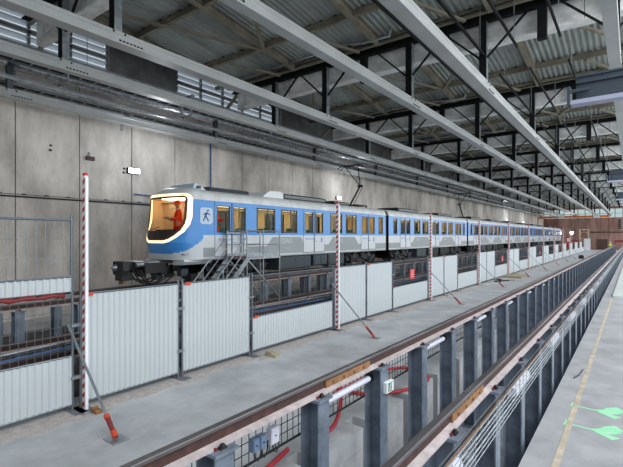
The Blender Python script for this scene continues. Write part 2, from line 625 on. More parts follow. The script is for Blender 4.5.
# ------------------------------------------------------------------ overhead tracks
def track(t, label):
    xa, xb = TR[t]
    r = empty('overhead_track', label, 'overhead rail', ((xa + xb) / 2, 2, 7.5))
    L = (((xa + xb) / 2), 2, 7.5)
    h = .27
    # bottom plate and lipped sides
    poly = [(xa, 0), (xb, 0), (xb, .022), (xb - .015, .03), (xb - .015, h - .09), (xb, h - .075), (xb, h), (xb - .05, h),
            (xa + .05, h), (xa, h), (xa, h - .075), (xa + .015, h - .09), (xa + .015, .03), (xa, .022)]
    mb = MB()
    mb.prism([(x, 7.5 + z) for x, z in poly], 'y', -4, 112.5, 'track')
    o = mb.build('rail_profile', r, L); o.location = (0, 0, 0)
    for f in FR[1:-2]:
        mb = MB()
        mb.box(xb - .016, xb - .011, f - .2, f + .7, 7.54, 7.5 + h - .02, 'track')
        for dy in (-.14, .14):
            mb.tube([(xb - .01, f + dy, 7.5 + h - .04), (xb + .018, f + dy, 7.5 + h - .04)], .024, 'black', 8)
        for j in range(7):
            mb.box(xb - .014, xb + .004, f + .0 + j * .09, f + .055 + j * .09, 7.555, 7.585, 'black')
        o = mb.build('joint_plate', r, L); o.location = (0, 0, 0)
        if t in 'DE':
            mb = MB()
            mb.box(xa - .2, xb + .2, f + 4, f + 4.1, 7.8, 7.86, 'galv')
            mb.box(xa - .2, xa - .14, f + 4, f + 4.1, 7.3, 7.86, 'galv')
            o = mb.build('support_bracket', r, L); o.location = (0, 0, 0)
    return r


track('A', 'pale galvanised overhead track crossing the top left corner above the others')
track('D', 'pale galvanised overhead track hanging above the train')
track('E', 'pale galvanised overhead track running closest to the concrete wall')
track('B', 'pale galvanised overhead track through the upper middle, left of the widest one')
track('C', 'wide pale galvanised overhead track over the pit, with the black edge')
track('F', 'short looking pale overhead track almost straight above at the right edge')

mb = MB()
mb.box(-3.96, -3.91, -4, 112, 7.46, 7.53, 'black')
tag(mb.build('festoon_cable', loc=(-3.9, 0, 7.5)), 'black cable running along the left edge of the wide overhead track', 'cable')

# conductor rail above the train
r = empty('contact_rail', 'thin rigid overhead conductor rail above the train roof line', 'contact rail', (-12.85, 2, 7.05))
mb = MB()
mb.prism([(-12.88, 7.06), (-12.82, 7.06), (-12.82, 7.09), (-12.84, 7.10), (-12.84, 7.13), (-12.80, 7.14), (-12.80, 7.155), (-12.90, 7.155), (-12.90, 7.14), (-12.86, 7.13), (-12.86, 7.10), (-12.88, 7.09)], 'y', -4, 110, 'galv')
o = mb.build('rail_profile', r, (-12.85, 2, 7.05)); o.location = (0, 0, 0)
for f in [1.3 + 4.1 * i for i in range(26)]:
    mb = MB()
    mb.box(-12.88, -12.82, f, f + .05, 7.155, 7.2, 'galv')
    mb.tube([(-13.3, f + .025, 7.24), (-12.3, f + .025, 7.24)], .025, 'galv', 8)
    mb.tube([(-12.35, f + .025, 7.24), (-12.35, f + .025, 7.5)], .02, 'galv', 6)
    mb.tube([(-12.85, f + .025, 7.24), (-12.85, f + .025, 7.2)], [.06, .04], 'dkbrown', 8)
    o = mb.build('bracket', r, (-12.85, 2, 7.05)); o.location = (0, 0, 0)

# services along the top of the wall
def run(name, label, cat, pts, r_, m, n=8):
    mb = MB()
    mb.tube(pts, r_, m, n)
    return tag(mb.build(name, loc=pts[0], smooth=True), label, cat)

def ladder(label, x, z, w, m='galv'):
    mb = MB()
    for s in (-w / 2, w / 2):
        mb.box(x + s - .01, x + s + .01, -4, 110, z, z + .08, m)
    yy = -4
    while yy < 110:
        mb.box(x - w / 2, x + w / 2, yy, yy + .04, z + .01, z + .03, m)
        yy += .5
    for j in range(4):
        mb.tube([(x - w * .3 + j * w * .2, -4, z + .05), (x - w * .3 + j * w * .2, 110, z + .05)], .02, 'rope', 5)
    for f in FR[1:]:
        mb.tube([(x - w / 2, f + 2, z), (x - w / 2, f + 2, z + 1.6)], .012, m, 5)
    return tag(mb.build('cable_ladder', loc=(x, 0, z)), label, 'cable tray')

ladder('cable ladder carrying black cables, hung between track and wall top', -15.0, 8.35, .5)
ladder('lower cable ladder close under the louvred windows', -16.9, 8.1, .4)
ladder('cable ladder hung above the train side track', -13.6, 8.2, .4)
run('insulated_duct', 'silver foil wrapped duct along the top of the concrete wall', 'duct', [(-16.5, -4, 8.75), (-16.5, 110, 8.75)], .22, 'silver', 14)
run('insulated_duct', 'smaller silver foil pipe beside the wall-top duct', 'duct', [(-15.7, -4, 8.6), (-15.7, 110, 8.6)], .11, 'silver', 12)
run('service_pipe', 'brownish service pipe running under the louvres', 'pipe', [(-14.2, -4, 8.5), (-14.2, 110, 8.5)], .05, 'rafter', 8)
g_br = 'diagonal wall brackets under the louvres'
for k, f in enumerate(FR[1:9]):
    mb = MB()
    mb.bar((-17.4, f + 1.0, 8.9), (-15.0, f + 1.0, 10.6), .12, .12, 'rafter')
    mb.bar((-17.4, f + 1.0, 10.7), (-14.9, f + 1.0, 10.7), .12, .16, 'rafter')
    tag(mb.build('eaves_bracket', loc=(-16, f + 1, 9.5)), ('brown steel eaves bracket in front of the louvres, %s from the camera' % ORD[k]), 'bracket', g_br)

# conduit on the wall
r = empty('wall_conduit', 'black cable clipped along the left concrete wall', 'cable', (-17.45, 2, 4.43))
mb = MB()
mb.tube([(-17.46, -6, 4.42), (-17.46, 112, 4.42)], .028, 'rope', 6)
mb.tube([(-17.46, -6, 4.50), (-17.46, 112, 4.50)], .012, 'galv', 6)
o = mb.build('cable', r, (-17.45, 2, 4.43)); o.location = (0, 0, 0)
for i in range(60):
    yy = 4.6 + i * .75
    mb = MB()
    mb.box(-17.5, -17.42, yy, yy + .12, 4.50, 4.53, 'black')
    o = mb.build('cable_clip', r, (-17.45, 2, 4.43)); o.location = (0, 0, 0)
# sockets and marks on the wall
for yy, zz, lab in ((8.35, 6.05, 'small grey socket box high on the wall panel above the train nose'), (7.0, 6.2, 'small dark anchor plate on the wall left of the socket box'), (9.9, 5.7, 'small dark anchor plate on the wall right of the socket box')):
    mb = MB()
    if 'socket' in lab[:20]:
        mb.box(-17.5, -17.40, yy, yy + .32, zz, zz + .16, 'dkbrown')
        mb.box(-17.5, -17.44, yy + .1, yy + .16, zz + .16, zz + .32, 'galv')
    else:
        mb.box(-17.5, -17.47, yy, yy + .1, zz, zz + .08, 'gap')
        mb.box(-17.5, -17.47, yy + .02, yy + .1, zz + .18, zz + .25, 'gap')
        mb.tube([(-17.46, yy + .05, zz + .04), (-17.42, yy + .05, zz + .04)], .02, 'galv', 6)
    tag(mb.build('wall_box', loc=(-17.45, yy, zz)), lab, 'wall fitting')
run('wall_pipe', 'blue vertical pipe on the wall behind the train front', 'pipe', [(-17.4, 14.6, 2.6), (-17.4, 14.6, 8.2)], .03, 'tray_blue', 8)
run('wall_pipe', 'short pale blue horizontal pipe on the wall left of the train nose', 'pipe', [(-17.42, 10.4, 4.85), (-17.42, 14.6, 4.75)], .025, 'tray_blue', 8)

# wall floodlights
g_fl = 'floodlights on the left wall'
for k, yy in enumerate((10.35, 26.6, 79, 93)):
    lab = ['bright white wall floodlight left of the train nose', 'bright white wall floodlight above the second train door pair', 'small bright floodlight on the wall above the distant train cars', 'small bright floodlight on the wall near the end of the train'][k]
    r = empty('wall_floodlight', lab, 'lamp', (-17.45, yy, 5.85))
    mb = MB()
    mb.box(-.05, .1, -.27, .27, -.12, .12, 'black')
    mb.build('housing', r)
    mb = MB()
    mb.box(.10, .115, -.25, .25, -.10, .10, 'flood')
    mb.build('lens', r)
    l = bpy.data.lights.new('flood', 'POINT'); l.energy = 100; l.color = (.9, .95, 1); l.shadow_soft_size = .15
    lo = bpy.data.objects.new('flood_light', l); COL.objects.link(lo); lo.parent = r; lo.location = (2.0, 0, .3)

# ------------------------------------------------------------------ rails
def rail(name, label, cx, top, y0, y1, joint=None):
    r = empty(name, label, 'rail', (cx, y0, top))
    L = (cx, y0, top)
    def P(pl, m, nm, ya=y0, yb=y1):
        mb = MB()
        mb.prism([(cx + a, top + b) for a, b in pl], 'y', ya, yb, m)
        o = mb.build(nm, r, L); o.location = (0, 0, 0)
        return o
    P([(-.032, 0), (.032, 0), (.036, -.01), (.036, -.035), (.012, -.048), (-.012, -.048), (-.036, -.035), (-.036, -.01)], 'railtop', 'rail_head')
    P([(-.010, -.046), (.010, -.046), (.010, -.135), (-.010, -.135)], 'railweb', 'rail_web')
    P([(-.010, -.132), (.010, -.132), (.075, -.158), (.075, -.172), (-.075, -.172), (-.075, -.158)], 'railfoot', 'rail_foot')
    if joint:
        for jy in joint:
            mb = MB()
            for s in (-1, 1):
                mb.box(cx + s * .012, cx + s * .034, jy, jy + 1.05, top - .132, top - .05, 'railwood')
            mb.box(cx - .034, cx + .034, jy + .5, jy + .508, top - .13, top + .001, 'black')
            for q in range(4):
                mb.tube([(cx + .03, jy + .15 + q * .24, top - .09), (cx + .055, jy + .15 + q * .24, top - .09)], .017, 'railwood', 6)
            o = mb.build('joint_bar', r, L); o.location = (0, 0, 0)
    return r


rail('steel_rail', 'brown steel rail on pillars along the left side of the pit', -2.92, 1.35, -3, 112, [4.15])
rail('steel_rail', 'brown steel rail on pillars along the right side of the pit', -1.413, 1.35, -3, 112, [4.1])
rail('steel_rail', 'low brown rail seen through the fence mesh, the nearer one', -9.0, .75, -3, 100)
rail('steel_rail', 'low brown rail seen through the fence mesh, the farther one', -10.435, .75, -3, 100)
rail('steel_rail', 'dark rail under the near wheels of the train', -12.1, 1.35, -3, 104)
rail('steel_rail', 'dark rail under the far wheels of the train', -13.535, 1.35, -3, 104)

# pillars of the pit
def make_pillar(h):
    r = empty('steel_pillar', 'x', 'pillar')
    mb = MB(); mb.box(-.125, -.109, -.105, .105, -h + .01, -.03, 'pillar'); mb.box(.109, .125, -.105, .105, -h + .01, -.03, 'pillar'); mb.box(-.109, .109, .07, .086, -h + .01, -.03, 'pillar')
    mb.box(-.16, .16, -.14, .14, -h, -h + .02, 'pillar')
    mb.build('column', r)
    mb = MB(); mb.box(-.14, .16, -.13, .13, -.03, 0, 'pillar'); mb.build('head_plate', r)
    for s in (-1, 1):
        mb = MB()
        mb.box(s * .07, s * .12, -.035, .035, .0, .02, 'clip')
        mb.box(s * .095 - .014, s * .095 + .014, -.018, .018, .02, .042, 'clip')
        mb.box(s * .08 - .015, s * .08 + .015, -.075, -.05, .0, .02, 'brick')
        mb.build('rail_clip', r)
    return r


P0 = make_pillar(2.428)
first = True
for side, cx in (('left', -2.92), ('right', -1.413)):
    for i, py in enumerate(posts_y):
        if py < 0.5: continue
        if side == 'left':
            k = round((py - 2.5) / 1.47)
            if k < 0: continue
            near = k < 7
            lab = 'blue-grey steel pillar under the left pit rail, %s counted from the camera' % ORD[k] if near else 'one of the distant blue-grey pillars in the row under the left pit rail'
        else:
            k = round((py - 2.5) / 1.47)
            near = 0 <= k < 6
            lab = 'blue-grey steel pillar behind the right wire tray, %s counted from the camera' % ORD[k] if near else 'one of the distant blue-grey pillars in the row under the right pit rail'
        g = 'pillars under the %s pit rail' % side
        if first:
            o = P0; o.location = (cx, py, 1.178); first = False
            o['label'] = lab; o['group'] = g
        else:
            dup(P0, (cx, py, 1.178), lab, g)

P1 = make_pillar(1.178)
first = True
for nm, cx, tz in (('near train rail', -12.1, 1.178), ('far train rail', -13.535, 1.178)):
    for i in range(66):
        py = 1.2 + 1.47 * i
        lab = 'one of the short grey pillars in the row under the %s' % nm
        g = 'pillars under the %s' % nm
        if first:
            P1.location = (cx, py, tz); P1['label'] = lab; P1['group'] = g; first = False
        else:
            dup(P1, (cx, py, tz), lab, g)
P2 = make_pillar(.578)
first = True
for nm, cx in (('nearer low rail', -9.0), ('farther low rail', -10.435)):
    for i in range(30):
        py = 1.6 + 3.0 * i
        lab = 'one of the stub pillars in the row under the %s behind the fence' % nm
        g = 'stub pillars under the %s' % nm
        if first:
            P2.location = (cx, py, .578); P2['label'] = lab; P2['group'] = g; first = False
        else:
            dup(P2, (cx, py, .578), lab, g)

# mesh guards outside the left pit rail
def grid_mesh(mb, x, y0, y1, z0, z1, py, pz, r, m):
    n = max(1, round((y1 - y0) / py))
    for i in range(n + 1):
        yy = y0 + (y1 - y0) * i / n
        mb.box(x - r, x + r, yy - r, yy + r, z0, z1, m)
    n = max(1, round((z1 - z0) / pz))
    for i in range(n + 1):
        zz = z0 + (z1 - z0) * i / n
        mb.box(x - r, x + r, y0, y1, zz - r, zz + r, m)


g_mg = 'mesh guard panels behind the left pit rail'
for k in range(24):
    a = 1.2 + k * 2.94
    mb = MB()
    grid_mesh(mb, -3.12, a, a + 2.92, .70, 1.14, .10, .11, .0035, 'wiredark')
    mb.box(-3.13, -3.11, a, a + 2.92, .68, .70, 'wiredark')
    tag(mb.build('mesh_guard', loc=(-3.12, a, .9)), ('dark wire mesh guard panel hanging behind the left pit rail, %s from the camera' % ORD[k]) if k < 5 else 'distant dark wire mesh guard panel behind the left pit rail', 'mesh guard', g_mg)

# wire basket tray outside the right pit rail
g_wb = 'wire basket trays along the right pit rail'
for k in range(26):
    a = 0.0 + k * 2.94
    mb = MB()
    for j in range(6):
        z = .96 + j * .055
        mb.tube([(-1.13, a, z), (-1.13, a + 2.92, z)], .0045, 'galv', 5, False)
    for j in range(2):
        mb.tube([(-1.19 - j * .07, a, .955), (-1.19 - j * .07, a + 2.92, .955)], .0045, 'galv', 5, False)
    n = 14
    for i in range(n + 1):
        yy = a + 2.92 * i / n
        mb.tube([(-1.135, yy, 1.24), (-1.135, yy, .955), (-1.26, yy, .955), (-1.26, yy, 1.02)], .004, 'galv', 5, False)
    tag(mb.build('wire_basket_tray', loc=(-1.13, a, .96)), ('galvanised wire basket tray beside the right pit rail, %s length from the camera' % ORD[k]) if k < 5 else 'distant length of wire basket tray beside the right pit rail', 'cable tray', g_wb)
g_wc = 'white ribbed conduits in the right wire tray'
for k in range(14):
    a = 2.75 + k * 2.94
    mb = MB()
    pts, rs = [], []
    for i in range(45):
        pts.append((-1.195, a + i * .02, 1.09)); rs.append(.062 if i % 4 < 3 else .046)
    mb.tube(pts, rs, 'lum', 10)
    tag(mb.build('ribbed_conduit', loc=(-1.195, a, 1.09), smooth=False), ('white ribbed conduit piece behind the wire tray, %s from the camera' % ORD[k]) if k < 5 else 'distant white ribbed conduit piece behind the wire tray', 'conduit', g_wc)
mb = MB()
for j, mm in enumerate(('railwood', 'rope', 'wire')):
    mb.tube([(-1.16 - j * .03, -2, 1.215 - j * .01), (-1.15 - j * .03, 25, 1.215 - j * .01), (-1.16 - j * .03, 70, 1.21)], .007, mm, 5)
tag(mb.build('loose_cable', loc=(-1.16, 0, 1.2)), 'thin loose cables laid along the top of the right wire tray', 'cable')

# luminaires between the left pillars
g_lu = 'white tube luminaires between the left pillars'
for k in range(14):
    a = 3.97 + 0.105 + k * 2.94
    r = empty('tube_luminaire', ('white tube luminaire fixed between left pit pillars, %s from the camera' % ORD[k]) if k < 5 else 'distant white tube luminaire between left pit pillars', 'lamp', (-2.95, a, 1.02), g_lu)
    mb = MB(); mb.tube([(0, .07, 0), (0, 1.19, 0)], .042, 'lum', 14); mb.build('tube', r, smooth=False)
    for yy in (0, 1.19):
        mb = MB(); mb.tube([(0, yy, 0), (0, yy + .07, 0)], .056, 'black', 14); mb.build('end_cap', r)

# exit sign on the second visible pillar
r = empty('exit_sign', 'small green and white running man exit sign on a left pit pillar', 'sign', (-2.795, 5.40, .88))
mb = MB(); mb.box(0, .05, .02, .24, -.075, .075, 'white'); mb.build('sign_box', r)
mb = MB(); mb.box(.051, .054, .07, .21, -.06, .06, 'green'); mb.build('green_panel', r)
mb = MB()
mb.box(.055, .057, .165, .205, -.06, .05, 'white')
mb.bar((.056, .12, .045), (.056, .13, .05), .02, .02, 'white')
mb.bar((.056, .11, -.01), (.056, .12, .035), .004, .022, 'white', (0, 1, 0))
mb.bar((.056, .11, -.01), (.056, .085, -.05), .004, .012, 'white', (0, 1, 0))
mb.bar((.056, .115, -.01), (.056, .145, -.05), .004, .012, 'white', (0, 1, 0))
mb.bar((.056, .12, .025), (.056, .15, .01), .004, .01, 'white', (0, 1, 0))
mb.build('running_figure', r)

# electrical boxes on the guard
for (yy, w, h, m, lab) in ((3.10, .085, .13, 'bluebox', 'blue-grey electrical box on the left mesh guard, nearest of the three'),
                           (3.20, .085, .13, 'bluebox', 'blue-grey electrical box on the left mesh guard, beside the white one'),
                           (3.36, .13, .17, 'lum', 'white electrical box on the left mesh guard')):
    r = empty('electrical_box', lab, 'electrical box', (-3.08, yy, .89))
    mb = MB(); mb.box(-.03, .04, 0, w, -h / 2, h / 2, m); mb.build('housing', r)
    mb = MB(); mb.box(.04, .046, .008, w - .008, -h / 2 + .01, h / 2 - .01, m); mb.tube([(.046, w / 2, 0), (.052, w / 2, 0)], .01, 'rope', 8); mb.build('cover', r)
    mb = MB(); mb.tube([(0, w / 2, -h / 2), (.01, w / 2 + .005, -h / 2 - .09), (.01, w / 2 + .05, -h / 2 - .12), (.0, w / 2 + .10, -h / 2 - .07), (.0, w / 2 + .11, -h / 2 + .03)], .008, 'rope', 6); mb.build('cable_loop', r)

# red hoses
def hose(label, pts, r_=.035):
    P = [Vector(p) for p in pts]
    out = []
    for i in range(len(P) - 1):
        p0, p1, p2, p3 = P[max(0, i - 1)], P[i], P[i + 1], P[min(len(P) - 1, i + 2)]
        for q in range(14):
            t = q / 14
            out.append(.5 * ((2 * p1) + (-p0 + p2) * t + (2 * p0 - 5 * p1 + 4 * p2 - p3) * t * t + (-p0 + 3 * p1 - 3 * p2 + p3) * t ** 3))
    out.append(P[-1])
    mb = MB()
    mb.tube(out, [r_ if i % 2 else r_ * .86 for i in range(len(out))], 'hose', 10)
    return tag(mb.build('red_hose', loc=tuple(P[0]), smooth=True), label, 'hose')


hose('red corrugated hose curving over the concrete below the electrical boxes', [(-3.5, 2.4, .03), (-3.62, 3.0, .04), (-3.7, 3.6, .04), (-3.75, 4.1, .04), (-3.85, 4.6, .04)])
hose('short red hose drooping from the mesh guard between two left pillars', [(-4.0, 6.0, .75), (-3.85, 5.95, .5), (-3.75, 5.75, .2), (-3.72, 5.45, .04), (-3.85, 5.1, .04)])
hose('looped red hose on the concrete behind the exit sign', [(-4.5, 6.7, .04), (-4.5, 7.6, .04), (-4.35, 8.4, .1), (-3.9, 8.9, .1), (-3.45, 8.7, .04), (-3.42, 8.1, .04), (-3.7, 7.4, .04), (-4.2, 7.0, .05), (-4.7, 7.1, .05), (-5.0, 7.9, .05)])

# green spray marks: overlapping strokes
for k, (cy, lab) in enumerate(((8.92, 'green spray paint scribble on the platform, the farther of two'), (8.0, 'green spray paint scribble on the platform, the nearer of two'))):
    mb = MB()
    strokes = [((-.46, -.05), (-.22, .30)), ((-.50, -.04), (-.16, .24)), ((-.44, -.08), (-.14, .16)), ((-.48, -.06), (-.15, .08)), ((-.40, -.12), (-.20, .02)), ((-.42, -.10), (-.17, -.18)), ((-.46, -.08), (-.22, -.26)), ((-.38, .12), (-.20, .30)), ((-.40, .02), (-.14, .20))]
    for q, (a, b) in enumerate(strokes):
        mb.bar((a[0], cy + a[1], .001 + q * .0003), (b[0], cy + b[1], .001 + q * .0003), .075, .001, 'spray')
    mb.bar((-.80, cy - .02, .0018), (-.42, cy - .05, .0018), .05, .001, 'spray')
    mb.prism([(-.90, cy - .10), (-.865, cy - .12), (-.855, cy + .12), (-.875, cy + .14)], 'z', .001, .005, 'spray')
    tag(mb.build('spray_mark', loc=(0, cy, 0.001)), lab, 'paint mark')

# ------------------------------------------------------------------ fence
FX = -7.7
def corrugated(mb, y0, y1, z0, z1):
    y = y0
    pr = []
    while y < y1 - .02:
        pr += [(FX, y), (FX, y + .042), (FX + .018, y + .066), (FX + .018, y + .096)]
        y += .105
    pr.append((FX, y1))
    pr = [(a, min(b, y1)) for a, b in pr]
    n = len(pr)
    vs = [(a, b, z0) for a, b in pr] + [(a, b, z1) for a, b in pr] + [(a - .012, b, z0) for a, b in pr] + [(a - .012, b, z1) for a, b in pr]
    fs = [(i, i + 1, n + i + 1, n + i) for i in range(n - 1)] + [(2 * n + i + 1, 2 * n + i, 3 * n + i, 3 * n + i + 1) for i in range(n - 1)]
    fs += [(n + i, n + i + 1, 3 * n + i + 1, 3 * n + i) for i in range(n - 1)]
    mb.add(vs, fs, 'sheet')


def barrier(kind, y0, y1, label, group, foot=True, wires=True):
    a, b = y0 + .05, y1 - .05
    r = empty('barrier_panel', label, 'barrier', (FX, a, 0), group)
    L = (FX, a, 0)
    def B(mb, n):
        o = mb.build(n, r, L); o.location = (0, 0, 0); return o
    mb = MB()
    for yy in (a, b):
        mb.tube([(FX, yy, .02), (FX, yy, 2.08)], .024, 'frame', 8)
    mb.tube([(FX, a, 2.0), (FX, b, 2.0)], .018, 'frame', 6)
    mb.tube([(FX, a, .12), (FX, b, .12)], .018, 'frame', 6)
    if kind == 'half':
        mb.tube([(FX, a, .95), (FX, b, .95)], .018, 'frame', 6)
    B(mb, 'frame')
    mb = MB()
    corrugated(mb, a + .02, b - .02, .13, .94 if kind == 'half' else 1.98)
    B(mb, 'corrugated_sheet')
    if kind == 'half' and wires:
        mb = MB()
        grid_mesh(mb, FX, a, b, .96, 1.99, .115, .26, .0028, 'wire')
        B(mb, 'wire_mesh')
    mb = MB(); mb.box(FX + .01, FX + .035, a + .06, a + .2, (.93 if kind == 'half' else 1.955), (.99 if kind == 'half' else 2.01), 'orange'); B(mb, 'orange_tag')
    for zz in (.55, 1.45):
        mb = MB(); mb.box(FX - .035, FX + .045, b - .03, b + .13, zz, zz + .05, 'galv'); B(mb, 'coupler')
    mb = MB(); mb.box(FX - .25, FX + .25, b - .06, b + .16, 0, .02, 'galv'); B(mb, 'foot_plate')
    return r


yy = 3.54
PER = 7.93
seq = []
mast_y = []
for c in range(12):
    base = 3.54 + c * PER
    if c == 0:
        mast_y.append(3.60)
    g = 'barrier panels of the fence'
    mname = 'striped mast' if c < 5 else ''
    if c < 10:
        w = (['nearest'] + ORD[1:])[c]
        l1 = 'white corrugated solid barrier panel immediately beyond the %s striped mast' % w
        l2 = 'white corrugated solid barrier panel, second one beyond the %s striped mast' % w
        l3 = 'half-height white barrier panel with mesh top, third beyond the %s striped mast' % w
    else:
        l1 = l2 = 'one of the small distant solid white barrier panels near the end of the fence'
        l3 = 'one of the small distant half-height mesh-topped barrier panels near the end of the fence'
    barrier('solid', base, base + 2.1, l1, g)
    barrier('solid', base + 2.1, base + 4.2, l2, g)
    barrier('half', base + 4.2, base + PER, l3, g, wires=c < 6)
    mast_y.append(base + PER + .07)
barrier('half', -0.3, 3.50, 'half-height white barrier with mesh top at the left edge of the photo', 'barrier panels of the fence')
# stacked upper fence on the left
r = empty('upper_fence_panel', 'wire mesh fence panel with low white strip, stacked above the leftmost barrier', 'fence', (FX, 0, 2.05))
L = (FX, 0, 2.05)
mb = MB()
for yv in (-.25, 3.44):
    mb.tube([(FX, yv, 2.02), (FX, yv, 3.36)], .026, 'frame', 8)
mb.tube([(FX, -.25, 3.28), (FX, 3.44, 3.28)], .02, 'frame', 8)
o = mb.build('frame', r, L); o.location = (0, 0, 0)
mb = MB(); corrugated(mb, -.22, 3.42, 2.06, 2.3); mb.tube([(FX, -.22, 2.31), (FX, 3.42, 2.31)], .02, 'frame', 6)
o = mb.build('corrugated_strip', r, L); o.location = (0, 0, 0)
mb = MB(); grid_mesh(mb, FX, -.25, 3.44, 2.32, 3.28, .135, .32, .004, 'wire')
o = mb.build('wire_mesh', r, L); o.location = (0, 0, 0)
mb = MB()
pts = [(FX + .03, -.3 + i * .1, 2.01 + .012 * math.sin(i * 1.7)) for i in range(37)]
mb.tube(pts, [.035 + .012 * math.sin(i * 2.3) for i in range(37)], 'brick', 8)
tag(mb.build('red_tarpaulin', loc=(FX, 0, 2.0), smooth=True), 'dark red rolled tarpaulin lying between the two stacked left fence panels', 'tarpaulin')
mb = MB()
for j, (m_, z_) in enumerate((('tray_blue', 1.02), ('rope', 1.07), ('galv', 1.12))):
    mb.tube([(FX - .35, -.3, z_ - .05), (FX - .25, 1.5, z_ - .03), (FX - .3, 3.4, z_ + .02), (FX - .3, 7.9, z_), (FX - .3, 11.4, z_ - .05), (FX - .3, 20, z_ - .04)], .014, m_, 6)
tag(mb.build('blue_cable', loc=(FX, 0, 1)), 'blue and black cables strung behind the lower fence sheets', 'cable')

# striped masts with braces
def mast(k, my, label, label2):
    r = empty('striped_mast', label, 'mast', (FX + .12, my, 0), 'striped masts along the fence')
    mb = MB()
    for zz in range(1):
        mb.box(.02, .05, -.01, .04, .02, 4.02, 'white')
    mb.build('post', r)
    mb = MB()
    z = .04
    while z < 3.96:
        # slanted red stripes on the face towards the camera
        mb.add([(-.055, -.012, z), (.02, -.012, z + .05), (.02, -.012, z + .13), (-.055, -.012, z + .08)], [(0, 1, 2, 3)], 'red')
        mb.add([(.021, -.012, z + .05), (.021, .0, z + .05), (.021, .0, z + .13), (.021, -.012, z + .13)], [(0, 1, 2, 3)], 'red')
        z += .16
    mb.build('red_stripes', r)
    mb = MB(); mb.box(-.055, .02, -.01, .04, .02, 4.05, 'white'); mb.box(-.05, .02, -.01, .04, 4.05, 4.1, 'red'); mb.build('stripe_board', r)
    mb = MB(); mb.box(-.22, .22, -.12, .12, 0, .02, 'galv'); mb.build('base_plate', r)
    r2 = empty('diagonal_prop', label2, 'prop', (FX + .05, my - .18, 1.5), 'diagonal props of the masts')
    p, q = Vector((0, -.06, 0)), Vector((1.52, -.06, -1.47))
    mb = MB(); mb.tube([p, p + (q - p) * .86], .022, 'galv', 8); mb.build('tube', r2)
    mb = MB(); mb.tube([p + (q - p) * .83, p + (q - p) * .97], .036, 'brick', 10)
    mb.build('red_sleeve', r2)
    mb = MB(); mb.tube([p + (q - p) * .82, p + (q - p) * .85], .042, 'orange', 10); mb.tube([p + (q - p) * .95, p + (q - p) * 1.0], .042, 'orange', 10); mb.build('collar', r2)
    mb = MB(); mb.box(q.x - .13, q.x + .17, q.y - .12, q.y + .12, q.z - .03, q.z - .015, 'galv'); mb.build('foot_plate', r2)


for k, my in enumerate(mast_y[:10]):
    w = 'nearest' if k == 0 else ORD[k] + ' nearest'
    mast(k, my, 'red and white striped mast on the fence line, %s' % w if w else 'distant red and white striped mast near the end of the fence',
         'steel diagonal prop with red sleeve bracing the %s striped mast' % w if w else 'distant diagonal prop with red sleeve near the end of the fence')

# red notices on the mesh
for k, (yv, lab) in enumerate(((17.55, 'red notice hung on the mesh below the second train car'), (33.6, 'small red notice hung on mesh, the second farther along'), (49.5, 'tiny red notice hung on mesh farthest along the fence'))):
    r = empty('red_notice', lab, 'sign', (FX + .03, yv, 1.38), 'red notices on the fence')
    mb = MB(); mb.box(0, .01, -.25, .25, -.21, .21, 'red'); mb.build('board', r)
    mb = MB()
    for zz, w in ((.11, .12), (.02, .1), (-.05, .17), (-.13, .13)):
        mb.box(.011, .013, -w, w, zz, zz + .025, 'letter')
    mb.build('white_marks', r)

# small things on the floor
mb = MB(); mb.prism([(0, 0), (.34, 0), (.34, .06), (.05, .14), (0, .12)], 'y', 0, .16, 'wood')
tag(mb.build('wood_wedge'), 'pale wooden wedge at the foot of the first mesh-topped barrier', 'wedge').location = (-7.4, 7.95, 0)
mb = MB(); mb.box(0, .2, 0, .11, 0, .06, 'railwood'); mb.box(.03, .05, -.001, .111, .06, .09, 'railwood')
tag(mb.build('brick_piece'), 'orange brown brick piece beside the nearest striped mast', 'brick').location = (-7.42, 3.62, 0)
r = empty('pallet', 'pale stack of flat boards on the floor by the fence', 'boards', (-7.0, 34.7, 0))
for j in range(2):
    mb = MB(); mb.box(-.6, .6, -1.2 + j * .05, 1.2, j * .07, j * .07 + .05, 'wood'); mb.build('board', r)
r = empty('tool_pile', 'small dark tools lying on the floor beside the fence', 'tools', (-6.9, 30.3, 0))
mb = MB(); mb.tube([(-.4, -.4, .05), (.2, .9, .05)], .04, 'rope', 8); mb.build('dark_rod', r)
mb = MB(); mb.bar((-.3, .6, .05), (.5, 1.3, .05), .15, .06, 'wood'); mb.build('wood_bar', r)
mb = MB(); mb.box(-.35, -.05, -.3, 0, 0, .2, 'under'); mb.build('dark_box', r)
mb = MB(); mb.prism([(-.3, 0), (.3, 0), (.3, .35), (.15, .5), (-.2, .5), (-.3, .3)], 'y', 0, .7, 'under')
tag(mb.build('black_bag'), 'small black bag on the floor near the end of the fence', 'bag').location = (-5.6, 68, 0)
# small debris clips by right pit edge
mb = MB(); mb.tube([(-1.0, 10.6, .01), (-.93, 10.9, .01), (-.9, 11.4, .01)], .012, 'rope', 6)
tag(mb.build('bent_wire', loc=(-1, 10.6, 0)), 'bent dark wire offcut on the platform near the pit edge', 'wire')

# ------------------------------------------------------------------ train
XN, XF = 1.225, -1.225         # local x: near side (+), far side (-); car axis at x=-12.82
TX = -12.825
RZ = 1.35                       # rail level
ZB, ZBL, ZT = 2.2, 3.05, 4.24   # sill, blue bottom, blue top


